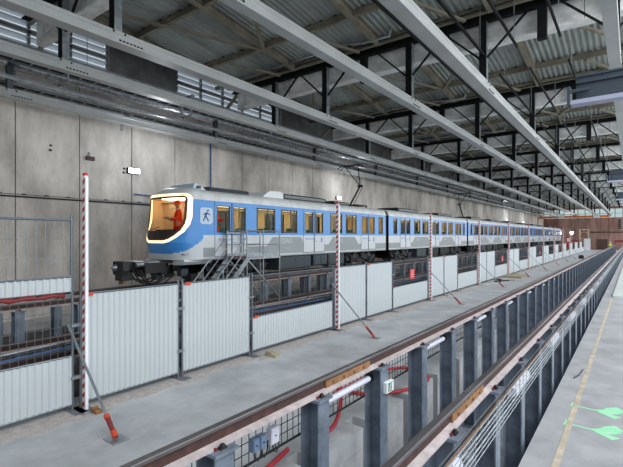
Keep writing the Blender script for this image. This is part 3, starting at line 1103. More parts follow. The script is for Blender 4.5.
def side(mb, x, y0, y1, holes, ztop=ZT, colors=True, inner=False):
    ys = sorted(set([y0, y1] + [h[0] for h in holes] + [h[1] for h in holes]))
    zs = sorted(set([ZB, 2.30, 2.62, ZBL, ztop] + [h[2] for h in holes] + [h[3] for h in holes]))
    for a, b in zip(ys[:-1], ys[1:]):
        for c, d in zip(zs[:-1], zs[1:]):
            m_, n_ = (a + b) / 2, (c + d) / 2
            if any(h[0] < m_ < h[1] and h[2] < n_ < h[3] for h in holes): continue
            if inner: mm = 'cream'
            else: mm = 'blue' if n_ > ZBL else ('tgrey' if 2.30 < n_ < 2.62 else 'twhite')
            mb.add([(x, a, c), (x, b, c), (x, b, d), (x, a, d)], [(0, 1, 2, 3)], mm)


def roof_prof():
    pts = []
    for i in range(13):
        t = math.pi * i / 12
        cx = math.cos(t)
        pts.append((1.225 * math.copysign(abs(cx) ** .55, cx), ZT + .42 * math.sin(t) ** .8))
    return pts


def car_common(r, y0, y1, doors, wins, y0s=None):
    """y local; doors: centres; wins: (a,b)"""
    dw = []
    for d in doors:
        dw += [(d - .70, d - .08), (d + .08, d + .70)]
    holes = [(a, b, 3.14, 4.08) for a, b in dw] + [(a, b, 3.17, 4.08) for a, b in wins]
    ys0 = y0 if y0s is None else y0s
    mb = MB()
    side(mb, XN, ys0, y1, holes)
    side(mb, XF, ys0, y1, holes)
    rp = roof_prof()
    n = len(rp)
    mb.add([(x, ys0, z) for x, z in rp] + [(x, y1, z) for x, z in rp], [(i, i + 1, n + i + 1, n + i) for i in range(n - 1)], 'troof')
    mb.add([(XN, ys0, ZB), (XF, ys0, ZB), (XF, y1, ZB), (XN, y1, ZB)], [(0, 1, 2, 3)], 'under')
    ends = [y1] + ([y0] if y0s is None else [])
    for e in ends:
        mb.add([(XN, e, ZB), (XF, e, ZB), (XF, e, ZT), (XN, e, ZT)], [(0, 1, 2, 3)], 'tblack')
        mb.add([(x, e, z) for x, z in rp], [tuple(range(n))], 'troof')
    mb.build('body_shell', r)
    # roof edge strip and side skirt line
    mb = MB()
    mb.box(XN, XN + .02, ys0, y1, ZT - .01, ZT + .04, 'troof')
    mb.box(XN, XN + .012, ys0, y1, ZB, ZB + .05, 'tgrey')
    mb.build('gutter', r)
    # interior
    mb = MB()
    side(mb, XN - .07, ys0, y1, holes, ZT, inner=True)
    side(mb, XF + .07, ys0, y1, holes, ZT, inner=True)
    mb.box(XF + .07, XN - .07, ys0, y1, 2.40, 2.43, 'tgrey')
    mb.box(XF + .07, XN - .07, ys0, y1, ZT + .0, ZT + .02, 'cream')
    for e in (ys0 + .12, y1 - .12):
        mb.box(XF + .07, .45, e - .02, e + .02, 2.4, ZT, 'cream')
        mb.box(.45, XN - .07, e - .02, e + .02, 2.4, ZT, 'cream')
    mb.build('interior_lining', r)
    mb = MB()
    for x in (-.55, .55):
        mb.box(x - .09, x + .09, ys0 + .3, y1 - .3, ZT - .03, ZT - .005, 'inlight')
    mb.build('ceiling_light', r)
    for a, b in wins:
        if b - a > .7:
            mb = MB()
            for x in (-.95, .72):
                mb.box(x, x + .25, a + .05, b - .05, 2.43, 2.9, 'seat')
                mb.box(x, x + .25, a + .02, a + .12, 2.9, 3.35, 'seat')
                mb.box(x, x + .25, b - .12, b - .02, 2.9, 3.35, 'seat')
            mb.build('seat', r)
    mb = MB()
    for d in doors:
        for dy in (-.55, 0, .55):
            mb.tube([(0.05 if dy == 0 else .75, d + dy * 1.5, 2.43), (0.05 if dy == 0 else .75, d + dy * 1.5, ZT)], .022, 'galv', 6)
            mb.tube([(-.7, d + dy * 1.4, 2.43), (-.7, d + dy * 1.4, ZT)], .022, 'galv', 6)
    mb.tube([(.5, ys0 + .3, 4.0), (.5, y1 - .3, 4.0)], .018, 'galv', 6)
    mb.build('grab_pole', r)
    # windows
    for a, b in wins:
        mb = MB()
        t = .05
        for s, x in ((1, XN), (-1, XF)):
            xa, xb = (x - .03, x + .008)
            mb.box(xa, xb, a - .01, a + t, 3.14, 4.11, 'tblack'); mb.box(xa, xb, b - t, b + .01, 3.14, 4.11, 'tblack')
            mb.box(xa, xb, a, b, 3.14, 3.20, 'tblack'); mb.box(xa, xb, a, b, 4.05, 4.11, 'tblack')
            if b - a > .7: mb.box(xa, xb - .01, (a + b) / 2 + .1, (a + b) / 2 + .13, 3.2, 4.05, 'tblack')
        w = mb.build('window', r)
        mb = MB()
        mb.box(XN - .02, XN - .012, a + t, b - t, 3.2, 4.05, 'pane')
        mb.build('pane', w)
    for d in doors:
        for s in (-1, 1):
            mb = MB()
            a, b = (d - .78, d - .015) if s < 0 else (d + .015, d + .78)
            wa, wb = (d - .70, d - .08) if s < 0 else (d + .08, d + .70)
            x0, x1 = XN + .004, XN + .014
            for (p, q, c, e) in ((a, wa, ZBL, 4.2), (wb, b, ZBL, 4.2), (wa, wb, ZBL, 3.14), (wa, wb, 4.08, 4.2)):
                mb.box(x0, x1, p, q, c, e, 'blue')
            mb.box(x0, x1, a, b, 2.32, ZBL, 'twhite')
            mb.box(x0, x1 + .003, a, b, 2.27, 2.32, 'tgrey')
            for p in (wa, wb - .03):
                mb.box(x1 - .005, x1 + .004, p, p + .03, 3.14, 4.08, 'tblack')
            mb.box(x1 - .005, x1 + .004, wa, wb, 3.14, 3.17, 'tblack'); mb.box(x1 - .005, x1 + .004, wa, wb, 4.05, 4.08, 'tblack')
            # black rubber seal lines
            mb.box(x0, x1 + .006, (b if s < 0 else a) - .012, (b if s < 0 else a) + .012, 2.27, 4.2, 'tblack')
            mb.box(x0, x1 + .003, (a if s < 0 else b) - .008, (a if s < 0 else b) + .008, 2.27, 4.2, 'tgrey')
            dr = mb.build('door', r)
            mb = MB(); mb.box(XN - .012, XN - .004, wa, wb, 3.14, 4.08, 'pane'); mb.build('pane', dr)
        text('door_lettering', 'île de France', .14, 'letblue', r, (XN + .016, d - .62, 2.86), ROT_PX)
        text('door_lettering', 'mobilités', .07, 'letblue', r, (XN + .016, d - .05, 2.76), ROT_PX)
        mb = MB(); mb.tube([(XN + .014, d + .58, 2.90), (XN + .018, d + .58, 2.90)], .055, 'letblue', 12); mb.box(XN + .014, XN + .018, d + .53, d + .63, 2.74, 2.86, 'letblue'); mb.build('door_emblem', r)


def patch(r, y0, y1, s):
    mb = MB()
    x0, x1 = XN + .003, XN + .006
    mb.prism([(y0, 2.32), (y1, 2.32), (y1 - .0, 2.66), (y1 - .35, 2.98), (y0 + .35, 2.98), (y0, 2.66)], 'x', x0, x1, 'tgrey')
    mb.build('grey_patch', r)
    text('side_lettering', s, .26, 'letter', r, (XN + .008, y0 + .5, 2.72), ROT_PX)
    text('side_lettering', s.lower(), .09, 'letter', r, (XN + .008, y0 + .9, 2.5), ROT_PX)


def bogie(r, yc):
    mb = MB()
    for x in (-.85, .85):
        mb.prism([(yc - 1.6, 1.95), (yc - 1.45, 1.72), (yc - .5, 1.72), (yc - .3, 1.62), (yc + .3, 1.62), (yc + .5, 1.72), (yc + 1.45, 1.72), (yc + 1.6, 1.95), (yc + .5, 2.05), (yc - .5, 2.05)], 'x', x - .06, x + .1, 'under')
        for dy in (-1.0, 1.0):
            mb.box(x - .02, x + .17, yc + dy - .14, yc + dy + .14, 1.62, 1.95, 'under')
            mb.tube([(x + .08, yc + dy * .75, 1.9), (x + .08, yc + dy * .75, 2.15)], .1, 'box', 10)
        mb.tube([(x + .1, yc - .2, 2.0), (x + .1, yc + .2, 2.15)], .12, 'under', 10)
    mb.box(-.8, .8, yc - .3, yc + .3, 1.75, 2.1, 'under')
    for dy in (-.55, .55):
        mb.tube([(-.5, yc + dy, 1.8), (.5, yc + dy, 1.8)], .2, 'under', 12)
    # cables and pipes hanging on the frame side
    mb.tube([(1.0, yc - 1.5, 2.1), (1.02, yc - .9, 1.75), (1.0, yc - .2, 1.9), (1.02, yc + .6, 1.7), (1.0, yc + 1.4, 2.05)], .03, 'rope', 6)
    b = mb.build('bogie', r)
    for dy in (-1.0, 1.0):
        mb = MB()
        for x in (-.72, .72):
            s = 1 if x > 0 else -1
            mb.tube([(x - .06 * s, yc + dy, RZ + .42), (x - .04 * s, yc + dy, RZ + .42)], .45, 'box', 24)
            mb.tube([(x - .04 * s, yc + dy, RZ + .425), (x + .07 * s, yc + dy, RZ + .425)], .42, 'under', 24)
            mb.tube([(x + .07 * s, yc + dy, RZ + .425), (x + .1 * s, yc + dy, RZ + .425)], [.15, .1], 'galv', 12)
        mb.tube([(-.7, yc + dy, RZ + .42), (.7, yc + dy, RZ + .42)], .08, 'under', 10)
        mb.build('wheelset', b)


def underbox(r, a, b, z0=1.6, m='box'):
    mb = MB()
    mb.prism([(1.12, z0 + .05), (1.08, z0), (-1.08, z0), (-1.12, z0 + .05), (-1.12, 2.16), (1.12, 2.16)], 'y', a, b, m)
    mb.box(1.12, 1.135, a + .05, (a + b) / 2 - .02, z0 + .08, 2.1, m)
    mb.box(1.12, 1.135, (a + b) / 2 + .02, b - .05, z0 + .08, 2.1, m)
    mb.build('equipment_box', r)


def roofunit(r, a, b, z=.2, w=.8, m='under', fins=True):
    mb = MB()
    zb = ZT + .38
    mb.prism([(-w, zb), (w, zb), (w - .03, zb + z), (w - .12, zb + z + .03), (-w + .12, zb + z + .03), (-w + .03, zb + z)], 'y', a, b, m)
    if fins:
        n = int((b - a) / .3)
        for i in range(n):
            mb.box(-w + .1, w - .1, a + .1 + i * .3, a + .2 + i * .3, zb + z + .03, zb + z + .05, 'mullion')
        mb.box(w - .03, w + .0, a + .1, b - .1, zb + .05, zb + z - .03, 'mullion')
    mb.build('roof_unit', r)


def pantograph(r, yc, up=True, flip=1):
    zb = ZT + .42
    mb = MB()
    for x in (-.45, .45):
        mb.box(x - .03, x + .03, yc - .6, yc + .6, zb + .08, zb + .14, 'under')
        for dy in (-.55, .55):
            mb.tube([(x, yc + dy, zb - .02), (x, yc + dy, zb + .09)], [.06, .04], 'dkbrown', 8)
    for dy in (-.55, .0, .55):
        mb.box(-.45, .45, yc + dy - .03, yc + dy + .03, zb + .08, zb + .14, 'under')
    zk = zb + 1.3
    zt = 6.98
    f = flip
    mb.tube([(0, yc - .5 * f, zb + .12), (0, yc + .62 * f, zk)], .05, 'under', 8)
    mb.tube([(0.1, yc - .3 * f, zb + .12), (0.1, yc + .72 * f, zk - .03)], .018, 'under', 6)
    for s in (-1, 1):
        mb.tube([(0, yc + .62 * f, zk), (s * .42, yc - .35 * f, zt)], .028, 'under', 8)
    mb.tube([(-.15, yc + .62 * f, zk), (.15, yc + .62 * f, zk)], .07, 'under', 8)
    p = mb.build('pantograph', r)
    mb = MB()
    for dy in (-.16, .16):
        mb.tube([(-.85, yc - .35 * f + dy, zt - .12), (-.6, yc - .35 * f + dy, zt + .04), (.6, yc - .35 * f + dy, zt + .04), (.85, yc - .35 * f + dy, zt - .12)], .022, 'under', 6)
    mb.box(-.03, .03, yc - .35 * f - .18, yc - .35 * f + .18, zt - .02, zt + .03, 'under')
    mb.build('collector_head', p)


g_tr = 'cars of the blue and white metro train'
# middle cars (local y = 0 .. 15.0)
def middle_car(label, y, panto=None):
    r = empty('metro_car', label, 'train car', (TX, y, 0), g_tr)
    doors = [2.35, 7.5, 12.65]
    wins = [(.65, 1.15), (3.70, 4.74), (5.12, 6.16), (8.84, 9.88), (10.26, 11.30), (13.85, 14.35)]
    car_common(r, 0, 15.0, doors, wins)
    patch(r, 3.5, 6.4, 'ESSAIS')
    patch(r, 8.7, 11.5, 'ESSAIS')
    bogie(r, 2.4); bogie(r, 12.6)
    underbox(r, 4.4, 6.0); underbox(r, 6.3, 8.4, 1.66, 'under'); underbox(r, 8.8, 10.6, 1.62, 'under')
    roofunit(r, 2.2, 5.4); roofunit(r, 9.2, 12.4, .16)
    mb = MB()
    for i in range(6):
        z0 = 2.3
        mb.box(-1.12, 1.12, 15.0 + i * .06, 15.0 + i * .06 + .035, z0, 4.5, 'tblack')
        mb.box(-1.06, 1.06, 15.03 + i * .06, 15.06 + i * .06, z0 + .05, 4.45, 'under')
    mb.build('gangway_bellows', r)
    if panto: pantograph(r, *panto)
    return r


# front car with shaped nose
r1 = empty('metro_car', 'leading blue and white metro car with lit windscreen surround at left', 'train car', (TX, 0, 0), g_tr)
YB, YE = 9.42, 22.78
doors1 = [10.7, 15.7, 20.7]
wins1 = [(12.0, 13.05), (13.42, 14.48), (17.02, 18.06), (18.42, 19.46), (21.9, 22.4)]
car_common(r1, 8.5, YE, doors1, wins1, y0s=YB)
text('side_lettering', 'ESSAIS', .30, 'letter', r1, (XN + .008, 13.3, 2.72), ROT_PX)
text('side_lettering', 'en cours', .12, 'letter', r1, (XN + .008, 13.6, 2.5), ROT_PX)
mb = MB(); mb.prism([(12.6, 2.32), (15.6, 2.32), (14.95, 2.66), (14.75, 2.98), (12.9, 2.98), (12.6, 2.66)], 'x', XN + .003, XN + .006, 'tgrey'); mb.build('grey_patch', r1)
patch(r1, 16.9, 19.6, 'ESSAIS')
# round cornered pale logo with a running figure
mb = MB()
mb.prism([(9.72, 3.33), (9.78, 3.28), (9.60 - .42 + .6, 3.28), (9.86, 3.28), (9.93, 3.33), (9.93, 3.86), (9.86, 3.92), (9.78, 3.92), (9.72, 3.86)][:2] + [(9.90, 3.28), (9.93, 3.33), (9.93, 3.86), (9.90, 3.91), (9.75, 3.91), (9.72, 3.86)], 'x', XN + .004, XN + .008, 'pale')
NOSE_LOGO = mb

def yfront(z):
    if z < 2.8: return 8.42 + (2.8 - z) * .25
    return 8.42 + (z - 2.8) * .13 + max(0, z - 4.1) ** 2 * .3


NX = 2.4
def row(phi=None, z=None):
    """half width, z, front y"""
    if phi is None:
        return 1.225, z, yfront(z)
    return max(.02, 1.225 * math.cos(phi) ** .55), ZT + .46 * math.sin(phi) ** .85, yfront(4.24) + (1 - math.cos(phi)) * .55 + .0


rows = []
z = 2.22
while z < ZT - .001:
    rows.append(row(z=z)); z += .0404
for i in range(0, 13):
    rows.append(row(phi=math.pi / 2 * i / 12 * .97))
NC = 110
def pt(rw, t):
    hw, z, yf = rw
    s_, c_ = math.sin(t), math.cos(t)
    yb = YB if z <= ZT + .43 else YB
    x = hw * math.copysign(abs(s_) ** (2 / NX), s_)
    y = yb - (yb - yf) * abs(c_) ** (2 / NX)
    return (x, y, z)


# windscreen surround in front view (x, z)
OUT = [(-.98, 4.38), (.98, 4.38), (1.06, 4.34), (1.10, 4.24), (1.10, 3.62), (1.07, 3.40), (.98, 3.18), (.80, 3.0), (.60, 2.88), (.40, 2.83), (-.40, 2.83), (-.60, 2.88), (-.80, 3.0), (-.98, 3.18), (-1.07, 3.40), (-1.10, 3.62), (-1.10, 4.24), (-1.06, 4.34)]


def inside(p, poly):
    x, y = p
    c = False
    for i in range(len(poly)):
        x1, y1 = poly[i]; x2, y2 = poly[i - 1]
        if (y1 > y) != (y2 > y) and x < (x2 - x1) * (y - y1) / (y2 - y1) + x1:
            c = not c
    return c


def surf(x, z, off=0.0):
    if z <= ZT: rw = row(z=z)
    else:
        sp = min(1, ((z - ZT) / .46) ** (1 / .85)); rw = row(phi=math.asin(sp)); rw = (rw[0], z, rw[2])
    hw = rw[0]
    q = min(.999, abs(x) / hw)
    y = YB - (YB - rw[2]) * (1 - q ** NX) ** (1 / NX)
    return Vector((x, y - off, z))


mb_b, mb_g, mb_i = MB(), MB(), MB()
ts = [-math.pi / 2 + math.pi * i / NC for i in range(NC + 1)]
for i in range(len(rows) - 1):
    for j in range(NC):
        q = [pt(rows[i], ts[j]), pt(rows[i], ts[j + 1]), pt(rows[i + 1], ts[j + 1]), pt(rows[i + 1], ts[j])]
        cx = sum(a[0] for a in q) / 4; cy = sum(a[1] for a in q) / 4; cz = sum(a[2] for a in q) / 4
        hole = inside((cx, cz), OUT)
        if hole and cz > 3.17:
            mb_g.add(q, [(0, 1, 2, 3)], 'pane'); continue
        if hole: m_ = 'tblack'
        else:
            zb = 2.44 + max(0, min(1, (cy - 8.6) / 1.0)) ** 1.3 * .62
            if cz > ZT + .02: m_ = 'troof' if cy < 20 else 'troof'
            elif cz > zb: m_ = 'blue'
            else: m_ = 'twhite'
        mb_b.add(q, [(0, 1, 2, 3)], m_)
        if cz > 2.45:
            mb_i.add([(a[0] * .94, YB + (a[1] - YB) * .93, min(a[2], ZT + .3)) for a in q], [(0, 1, 2, 3)], 'cream')
nose = mb_b.build('nose_shell', r1, smooth=True)
mb_g.build('windscreen', r1, smooth=True)
mb_i.build('nose_lining', r1, smooth=True)


def ribbon(poly, w0, w1, m, off):
    """strip along the outline, from inset w0 to w1 (positive inwards)"""
    n = len(poly)
    dense = []
    for i in range(n):
        a, b = Vector(poly[i]), Vector(poly[(i + 1) % n])
        k = max(1, int((b - a).length / .05))
        for q in range(k): dense.append(a + (b - a) * q / k)
    n = len(dense)
    vs, fs = [], []
    for i in range(n):
        d = (dense[(i + 1) % n] - dense[i - 1]).normalized()
        nn = Vector((d.y, -d.x))
        for w in (w0, w1):
            p = dense[i] + nn * w
            vs.append(surf(p.x, p.y, off))
        for w in (w1, w0):
            p = dense[i] + nn * w
            vs.append(surf(p.x, p.y, off - .03))
    for i in range(n):
        a, b = 4 * i, 4 * ((i + 1) % n)
        for q in range(4):
            fs.append((a + q, b + q, b + (q + 1) % 4, a + (q + 1) % 4))
    mb = MB()
    mb.add(vs, fs, m)
    return mb


mbm = ribbon(OUT, .035, .10, 'mask', .012); mbm.build('windscreen_mask', r1)
mbl = ribbon(OUT, -.05, .035, 'led', .018); o = mbl.build('light_band', r1); o['label'] = 'glowing warm white light band around the windscreen'
# logo square
mb = MB()
lg = [(9.66, 3.34), (9.71, 3.28), (9.82, 3.28), (9.87, 3.34)]
def rr(y0, y1, z0, z1, c=.05):
    return [(y0, z0 + c), (y0 + c, z0), (y1 - c, z0), (y1, z0 + c), (y1, z1 - c), (y1 - c, z1), (y0 + c, z1), (y0, z1 - c)]
mb.prism(rr(9.28, 9.82, 3.42, 3.98, .07), 'x', XN + .004, XN + .01, 'pale'); lo = mb.build('logo_square', r1)
mb = MB()
for a, b, w in (((9.50, 3.70), (9.58, 3.82), .07), ((9.50, 3.70), (9.42, 3.52), .05), ((9.52, 3.70), (9.64, 3.52), .05), ((9.56, 3.80), (9.70, 3.74), .04), ((9.56, 3.80), (9.42, 3.74), .04)):
    mb.bar((XN + .012, a[0], a[1]), (XN + .012, b[0], b[1]), .006, w, 'tray_blue', (0, 1, 0))
mb.tube([(XN + .009, 9.61, 3.88), (XN + .015, 9.61, 3.88)], .04, 'tray_blue', 10)
mb.build('figure_mark', lo)
# cab interior
mb = MB()
mb.box(-1.1, 1.1, 9.95, 9.98, 2.43, 4.22, 'cream')
mb.box(-1.1, 1.1, 8.75, 9.95, 2.40, 2.43, 'tgrey')
mb.box(-1.05, 1.05, 8.75, 9.95, 4.36, 4.38, 'cream')
mb.build('cab_lining', r1)
mb = MB()
mb.prism([(8.62, 3.16), (9.1, 3.16), (9.1, 2.6), (8.62, 2.6)], 'x', -.62, .62, 'tblack')
for x in (-.5, -.1, .3):
    mb.box(x, x + .25, 8.75, 8.85, 3.16, 3.24, 'box')
mb.build('dashboard', r1)
mb = MB()
for z in (4.18, 3.98):
    mb.tube([(-.35, 9.2, z), (.85, 9.2, z)], .018, 'pale', 6)
for x in (-.35, .05, .45, .85):
    mb.tube([(x, 9.2, 3.98), (x, 9.2, 4.18)], .018, 'pale', 6)
mb.box(.55, .95, 9.85, 9.94, 3.3, 3.95, 'box')
mb.box(-.95, -.6, 9.6, 9.9, 3.9, 4.15, 'wood')
mb.build('cab_equipment', r1)
mb = MB(); mb.box(-.8, .8, 9.2, 9.8, 4.33, 4.355, 'cablight'); mb.build('cab_light', r1)
mb = MB(); mb.tube([surf(-.55, 3.2, .03), surf(-.1, 3.27, .03), surf(.15, 3.32, .03)], .012, 'tblack', 6); mb.build('wiper', r1)
# coupler and front gear
mb = MB()
mb.prism([(.45, 2.24), (1.08, 2.24), (1.12, 2.16), (1.0, 2.06), (.5, 2.04)], 'y', 8.75, 9.9, 'twhite')
mb.build('front_valance', r1)
mb = MB()
mb.prism([(-1.08, 2.24), (-.45, 2.24), (-.5, 2.04), (-1.0, 2.06), (-1.12, 2.16)], 'y', 8.75, 9.9, 'twhite')
mb.build('front_valance', r1)
mb = MB()
mb.box(-.45, .45, 7.75, 8.5, 1.82, 2.16, 'under')
mb.tube([(0, 7.15, 2.0), (0, 8.4, 2.0)], .13, 'under', 12)
mb.prism([(-.28, 1.8), (.28, 1.8), (.32, 1.95), (.28, 2.22), (-.28, 2.22), (-.32, 1.95)], 'y', 7.1, 7.3, 'under')
mb.tube([(-.14, 6.98, 2.02), (-.14, 7.12, 2.02)], [.05, .12], 'galv', 10)
mb.box(-.2, .2, 7.12, 7.5, 1.62, 1.82, 'under')
mb.box(-.12, .12, 7.2, 7.3, 1.5, 1.62, 'railwood')
for x in (-.35, .35):
    mb.tube([(x, 7.5, 2.1), (x, 8.3, 2.15)], .07, 'galv', 10)
mb.box(-.5, .1, 7.6, 7.9, 2.18, 2.21, 'twhite')
mb.build('coupler', r1)
mb = MB()
for x, s in ((-.3, .0), (-.1, .05), (.15, .1), (.4, .02), (.6, .08)):
    mb.tube([(x, 7.5, 1.95), (x + .03, 7.75, 1.62 - s), (x + .05, 8.2, 1.52 - s), (x + .1, 8.7, 1.75)], .025, 'rope', 6)
for i in range(14):
    rnd = random.Random(i)
    x, y_, z_ = rnd.uniform(-.9, .95), rnd.uniform(8.0, 9.3), rnd.uniform(1.6, 2.0)
    mb.box(x - .12, x + .12, y_ - .12, y_ + .15, z_ - .1, z_ + .12, 'under' if i % 3 else 'box')
mb.build('under_nose_gear', r1)
bogie(r1, 11.3); bogie(r1, 20.4)
underbox(r1, 13.4, 15.6); underbox(r1, 15.8, 16.9, 1.66); underbox(r1, 17.0, 18.4, 1.6, 'box')
roofunit(r1, 10.15, 12.1, .14, .7, 'box', False)
mb = MB()
mb.prism([(9.35, 4.62), (9.95, 4.62), (9.75, 4.74), (9.45, 4.84)], 'x', -.6, .75, 'pale')
mb.box(.75, .76, 9.5, 9.7, 4.66, 4.76, 'box')
mb.build('roof_horn_cover', r1)
mb = MB()
mb.prism([(12.7, 4.6), (14.0, 4.6), (14.0, 4.84), (13.8, 4.9), (13.1, 4.86)], 'x', -.8, .85, 'white'); mb.build('white_roof_cover', r1)
roofunit(r1, 14.05, 17.3, .2); roofunit(r1, 18.0, 19.4, .14)
pantograph(r1, 21.3)
mb = MB()
for i in range(6):
    mb.box(-1.12, 1.12, YE + i * .06, YE + i * .06 + .035, 2.3, 4.5, 'tblack')
    mb.box(-1.06, 1.06, YE + .03 + i * .06, YE + .06 + i * .06, 2.35, 4.45, 'under')
mb.build('gangway_bellows', r1)
for k, (lab, pan) in enumerate((('second metro car from the front, with no pantograph', None), ('third metro car, with a raised pantograph at its near end', (2.0, True, -1)), ('fourth metro car from the front', None), ('fifth metro car, with a small raised pantograph far away', (11, True, 1)), ('last metro car at the far end of the train', None))):
    middle_car(lab, 23.15 + 15.37 * k, pan)

# ------------------------------------------------------------------ access stair by the train
r = empty('access_stair', 'galvanised steel access stair and platform beside the first train door', 'stair', (-10.9, 10.3, 0))
L = (-10.9, 10.3, 0)
def B(mb, n, par=None):
    o = mb.build(n, par or r, L); o.location = (0, 0, 0); return o
xa, xb = -11.42, -10.40
mb = MB()
mb.box(xa, xb, 10.3, 12.0, 2.22, 2.28, 'galv')
mb.box(xa, xb, 10.3, 11.1, 2.281, 2.30, 'brick')
B(mb, 'platform_deck')
for x in (xa + .02, xb - .02):
    mb = MB(); mb.bar((x, 10.35, 2.24), (x, 8.15, .05), .03, .16, 'galv'); B(mb, 'stringer')
    for yv in (10.3, 11.1, 11.97):
        mb = MB(); mb.tube([(x, yv, 0), (x, yv, 3.2)], .024, 'galv', 8); B(mb, 'leg')
    mb = MB()
    mb.tube([(x, 10.3, 3.2), (x, 11.97, 3.2)], .018, 'galv', 8)
    mb.tube([(x, 10.3, 2.72), (x, 11.97, 2.72)], .014, 'galv', 8)
    mb.box(x - .006, x + .006, 10.3, 11.97, 2.28, 2.40, 'galv')
    mb.tube([(x, 10.3, 3.0), (x, 8.2, .85), (x, 8.2, .1)], .02, 'galv', 8)
    mb.tube([(x, 10.3, 2.6), (x, 8.25, .5)], .016, 'galv', 8)
    mb.tube([(x, 9.25, 1.92), (x, 9.25, 1.15)], .018, 'galv', 8)
    B(mb, 'handrail')
    mb = MB(); mb.bar((x, 10.35, 2.2), (x, 11.9, .85), .05, .05, 'galv'); B(mb, 'diagonal_brace')
for i in range(9):
    t = (i + .8) / 9.5
    mb = MB(); yv = 10.3 - 2.15 * t; zv = 2.2 - 2.15 * t
    mb.box(xa + .03, xb - .03, yv - .12, yv + .12, zv, zv + .03, 'galv'); B(mb, 'tread')
# portal leaning at the train door
mb = MB()
for yv in (10.35, 11.05):
    mb.box(-11.5, -11.46, yv - .03, yv + .03, 2.28, 3.15, 'brick' if yv < 11 else 'galv')
mb.box(-11.5, -11.46, 10.35, 11.05, 3.1, 3.15, 'galv')
B(mb, 'door_gate')

# ------------------------------------------------------------------ people
def skinned(name, verts, edges, radii, m, parent, sub=1):
    me = bpy.data.meshes.new(name)
    me.from_pydata(verts, edges, [])
    o = bpy.data.objects.new('tmp', me)
    COL.objects.link(o)
    md = o.modifiers.new('s', 'SKIN')
    for i, v in enumerate(me.skin_vertices[0].data):
        v.radius = (radii[i], radii[i])
    me.skin_vertices[0].data[0].use_root = True
    sb = o.modifiers.new('u', 'SUBSURF'); sb.levels = sub; sb.render_levels = sub
    bpy.context.view_layer.update()
    dg = bpy.context.evaluated_depsgraph_get()
    me2 = bpy.data.meshes.new_from_object(o.evaluated_get(dg))
    bpy.data.objects.remove(o)
    me2.name = name
    me2.materials.clear(); me2.materials.append(M[m])
    me2.polygons.foreach_set('use_smooth', [True] * len(me2.polygons))
    n = bpy.data.objects.new(name, me2)
    COL.objects.link(n)
    n.parent = parent
    return n


def person(label, loc, rz, vest, helmet, arm=0.35, sit=False):
    r = empty('person', label, 'person', loc)
    r.rotation_euler = (0, 0, rz)
    # facing +x locally
    J = [(0, 0, .95), (0, 0, 1.15), (0, 0, 1.38), (0, 0, 1.50), (.02, 0, 1.58), (.02, 0, 1.68), (.01, 0, 1.74)]
    R = [.13, .12, .14, .06, .07, .095, .07]
    E = [(0, 1), (1, 2), (2, 3), (3, 4), (4, 5), (5, 6)]
    for s in (-1, 1):
        k = len(J)
        J += [(0, s * .17, 1.42), (.05, s * .24, 1.16), (.05 + arm * .6, s * .22, 1.0 + arm * .45), (.05 + arm * .9, s * .21, .98 + arm * .6)]
        R += [.065, .045, .034, .03]
        E += [(2, k), (k, k + 1), (k + 1, k + 2), (k + 2, k + 3)]
        h = k + 3
        for f in range(4):
            k2 = len(J)
            hx, hy, hz = J[h]
            J += [(hx + .06, hy + (f - 1.5) * .022, hz + .0), (hx + .10 - abs(f - 1.5) * .01, hy + (f - 1.5) * .024, hz - .02)]
            R += [.010, .008]
            E += [(h, k2), (k2, k2 + 1)]
        k2 = len(J)
        J += [(J[h][0] + .02, J[h][1] - s * .04, J[h][2] + .01), (J[h][0] + .05, J[h][1] - s * .055, J[h][2])]
        R += [.012, .009]
        E += [(h, k2), (k2, k2 + 1)]
        k = len(J)
        J += [(0, s * .10, .88), (.02, s * .11, .48), (-.01, s * .11, .09), (.15, s * .12, .04)]
        R += [.085, .058, .04, .04]
        E += [(0, k), (k, k + 1), (k + 1, k + 2), (k + 2, k + 3)]
    skinned('body', J, E, R, 'skin', r)
    # jacket
    J = [(0, 0, .86), (0, 0, 1.0), (0, 0, 1.2), (0, 0, 1.40), (0, 0, 1.47)]
    R = [.165, .16, .155, .165, .09]
    E = [(0, 1), (1, 2), (2, 3), (3, 4)]
    for s in (-1, 1):
        k = len(J)
        J += [(0, s * .18, 1.42), (.05, s * .245, 1.16), (.05 + arm * .55, s * .225, 1.0 + arm * .42)]
        R += [.085, .066, .052]
        E += [(3, k), (k, k + 1), (k + 1, k + 2)]
    skinned('jacket', J, E, R, vest, r)
    J = [(0, 0, .92)]; R = [.15]; E = []
    for s in (-1, 1):
        k = len(J)
        J += [(0, s * .10, .84), (.02, s * .11, .48), (-.01, s * .11, .12)]
        R += [.10, .078, .065]
        E += [(0, k), (k, k + 1), (k + 1, k + 2)]
    skinned('trousers', J, E, R, 'navy' if vest == 'hivisy' else vest, r)
    mb = MB()
    for i in range(5):
        a0, a1 = i / 5 * math.pi / 2, (i + 1) / 5 * math.pi / 2
        mb.tube([(0.01, 0, 1.70 + .12 * math.sin(a0)), (0.01, 0, 1.70 + .12 * math.sin(a1) + .0001)], [.125 * math.cos(a0), .125 * math.cos(a1) + .001], helmet, 14, i == 4)
    mb.tube([(.03, 0, 1.695), (.03, 0, 1.71)], .145, helmet, 14)
    mb.build('helmet', r, smooth=True)
    for s in (-1, 1):
        mb = MB(); mb.tube([(.10, s * .035, 1.665), (.115, s * .035, 1.665)], .012, 'tblack', 6); mb.build('eye', r)
    mb = MB(); mb.tube([(.105, 0, 1.66), (.13, 0, 1.635), (.11, 0, 1.625)], [.008, .016, .008], 'skin', 6); mb.build('nose', r)
    return r


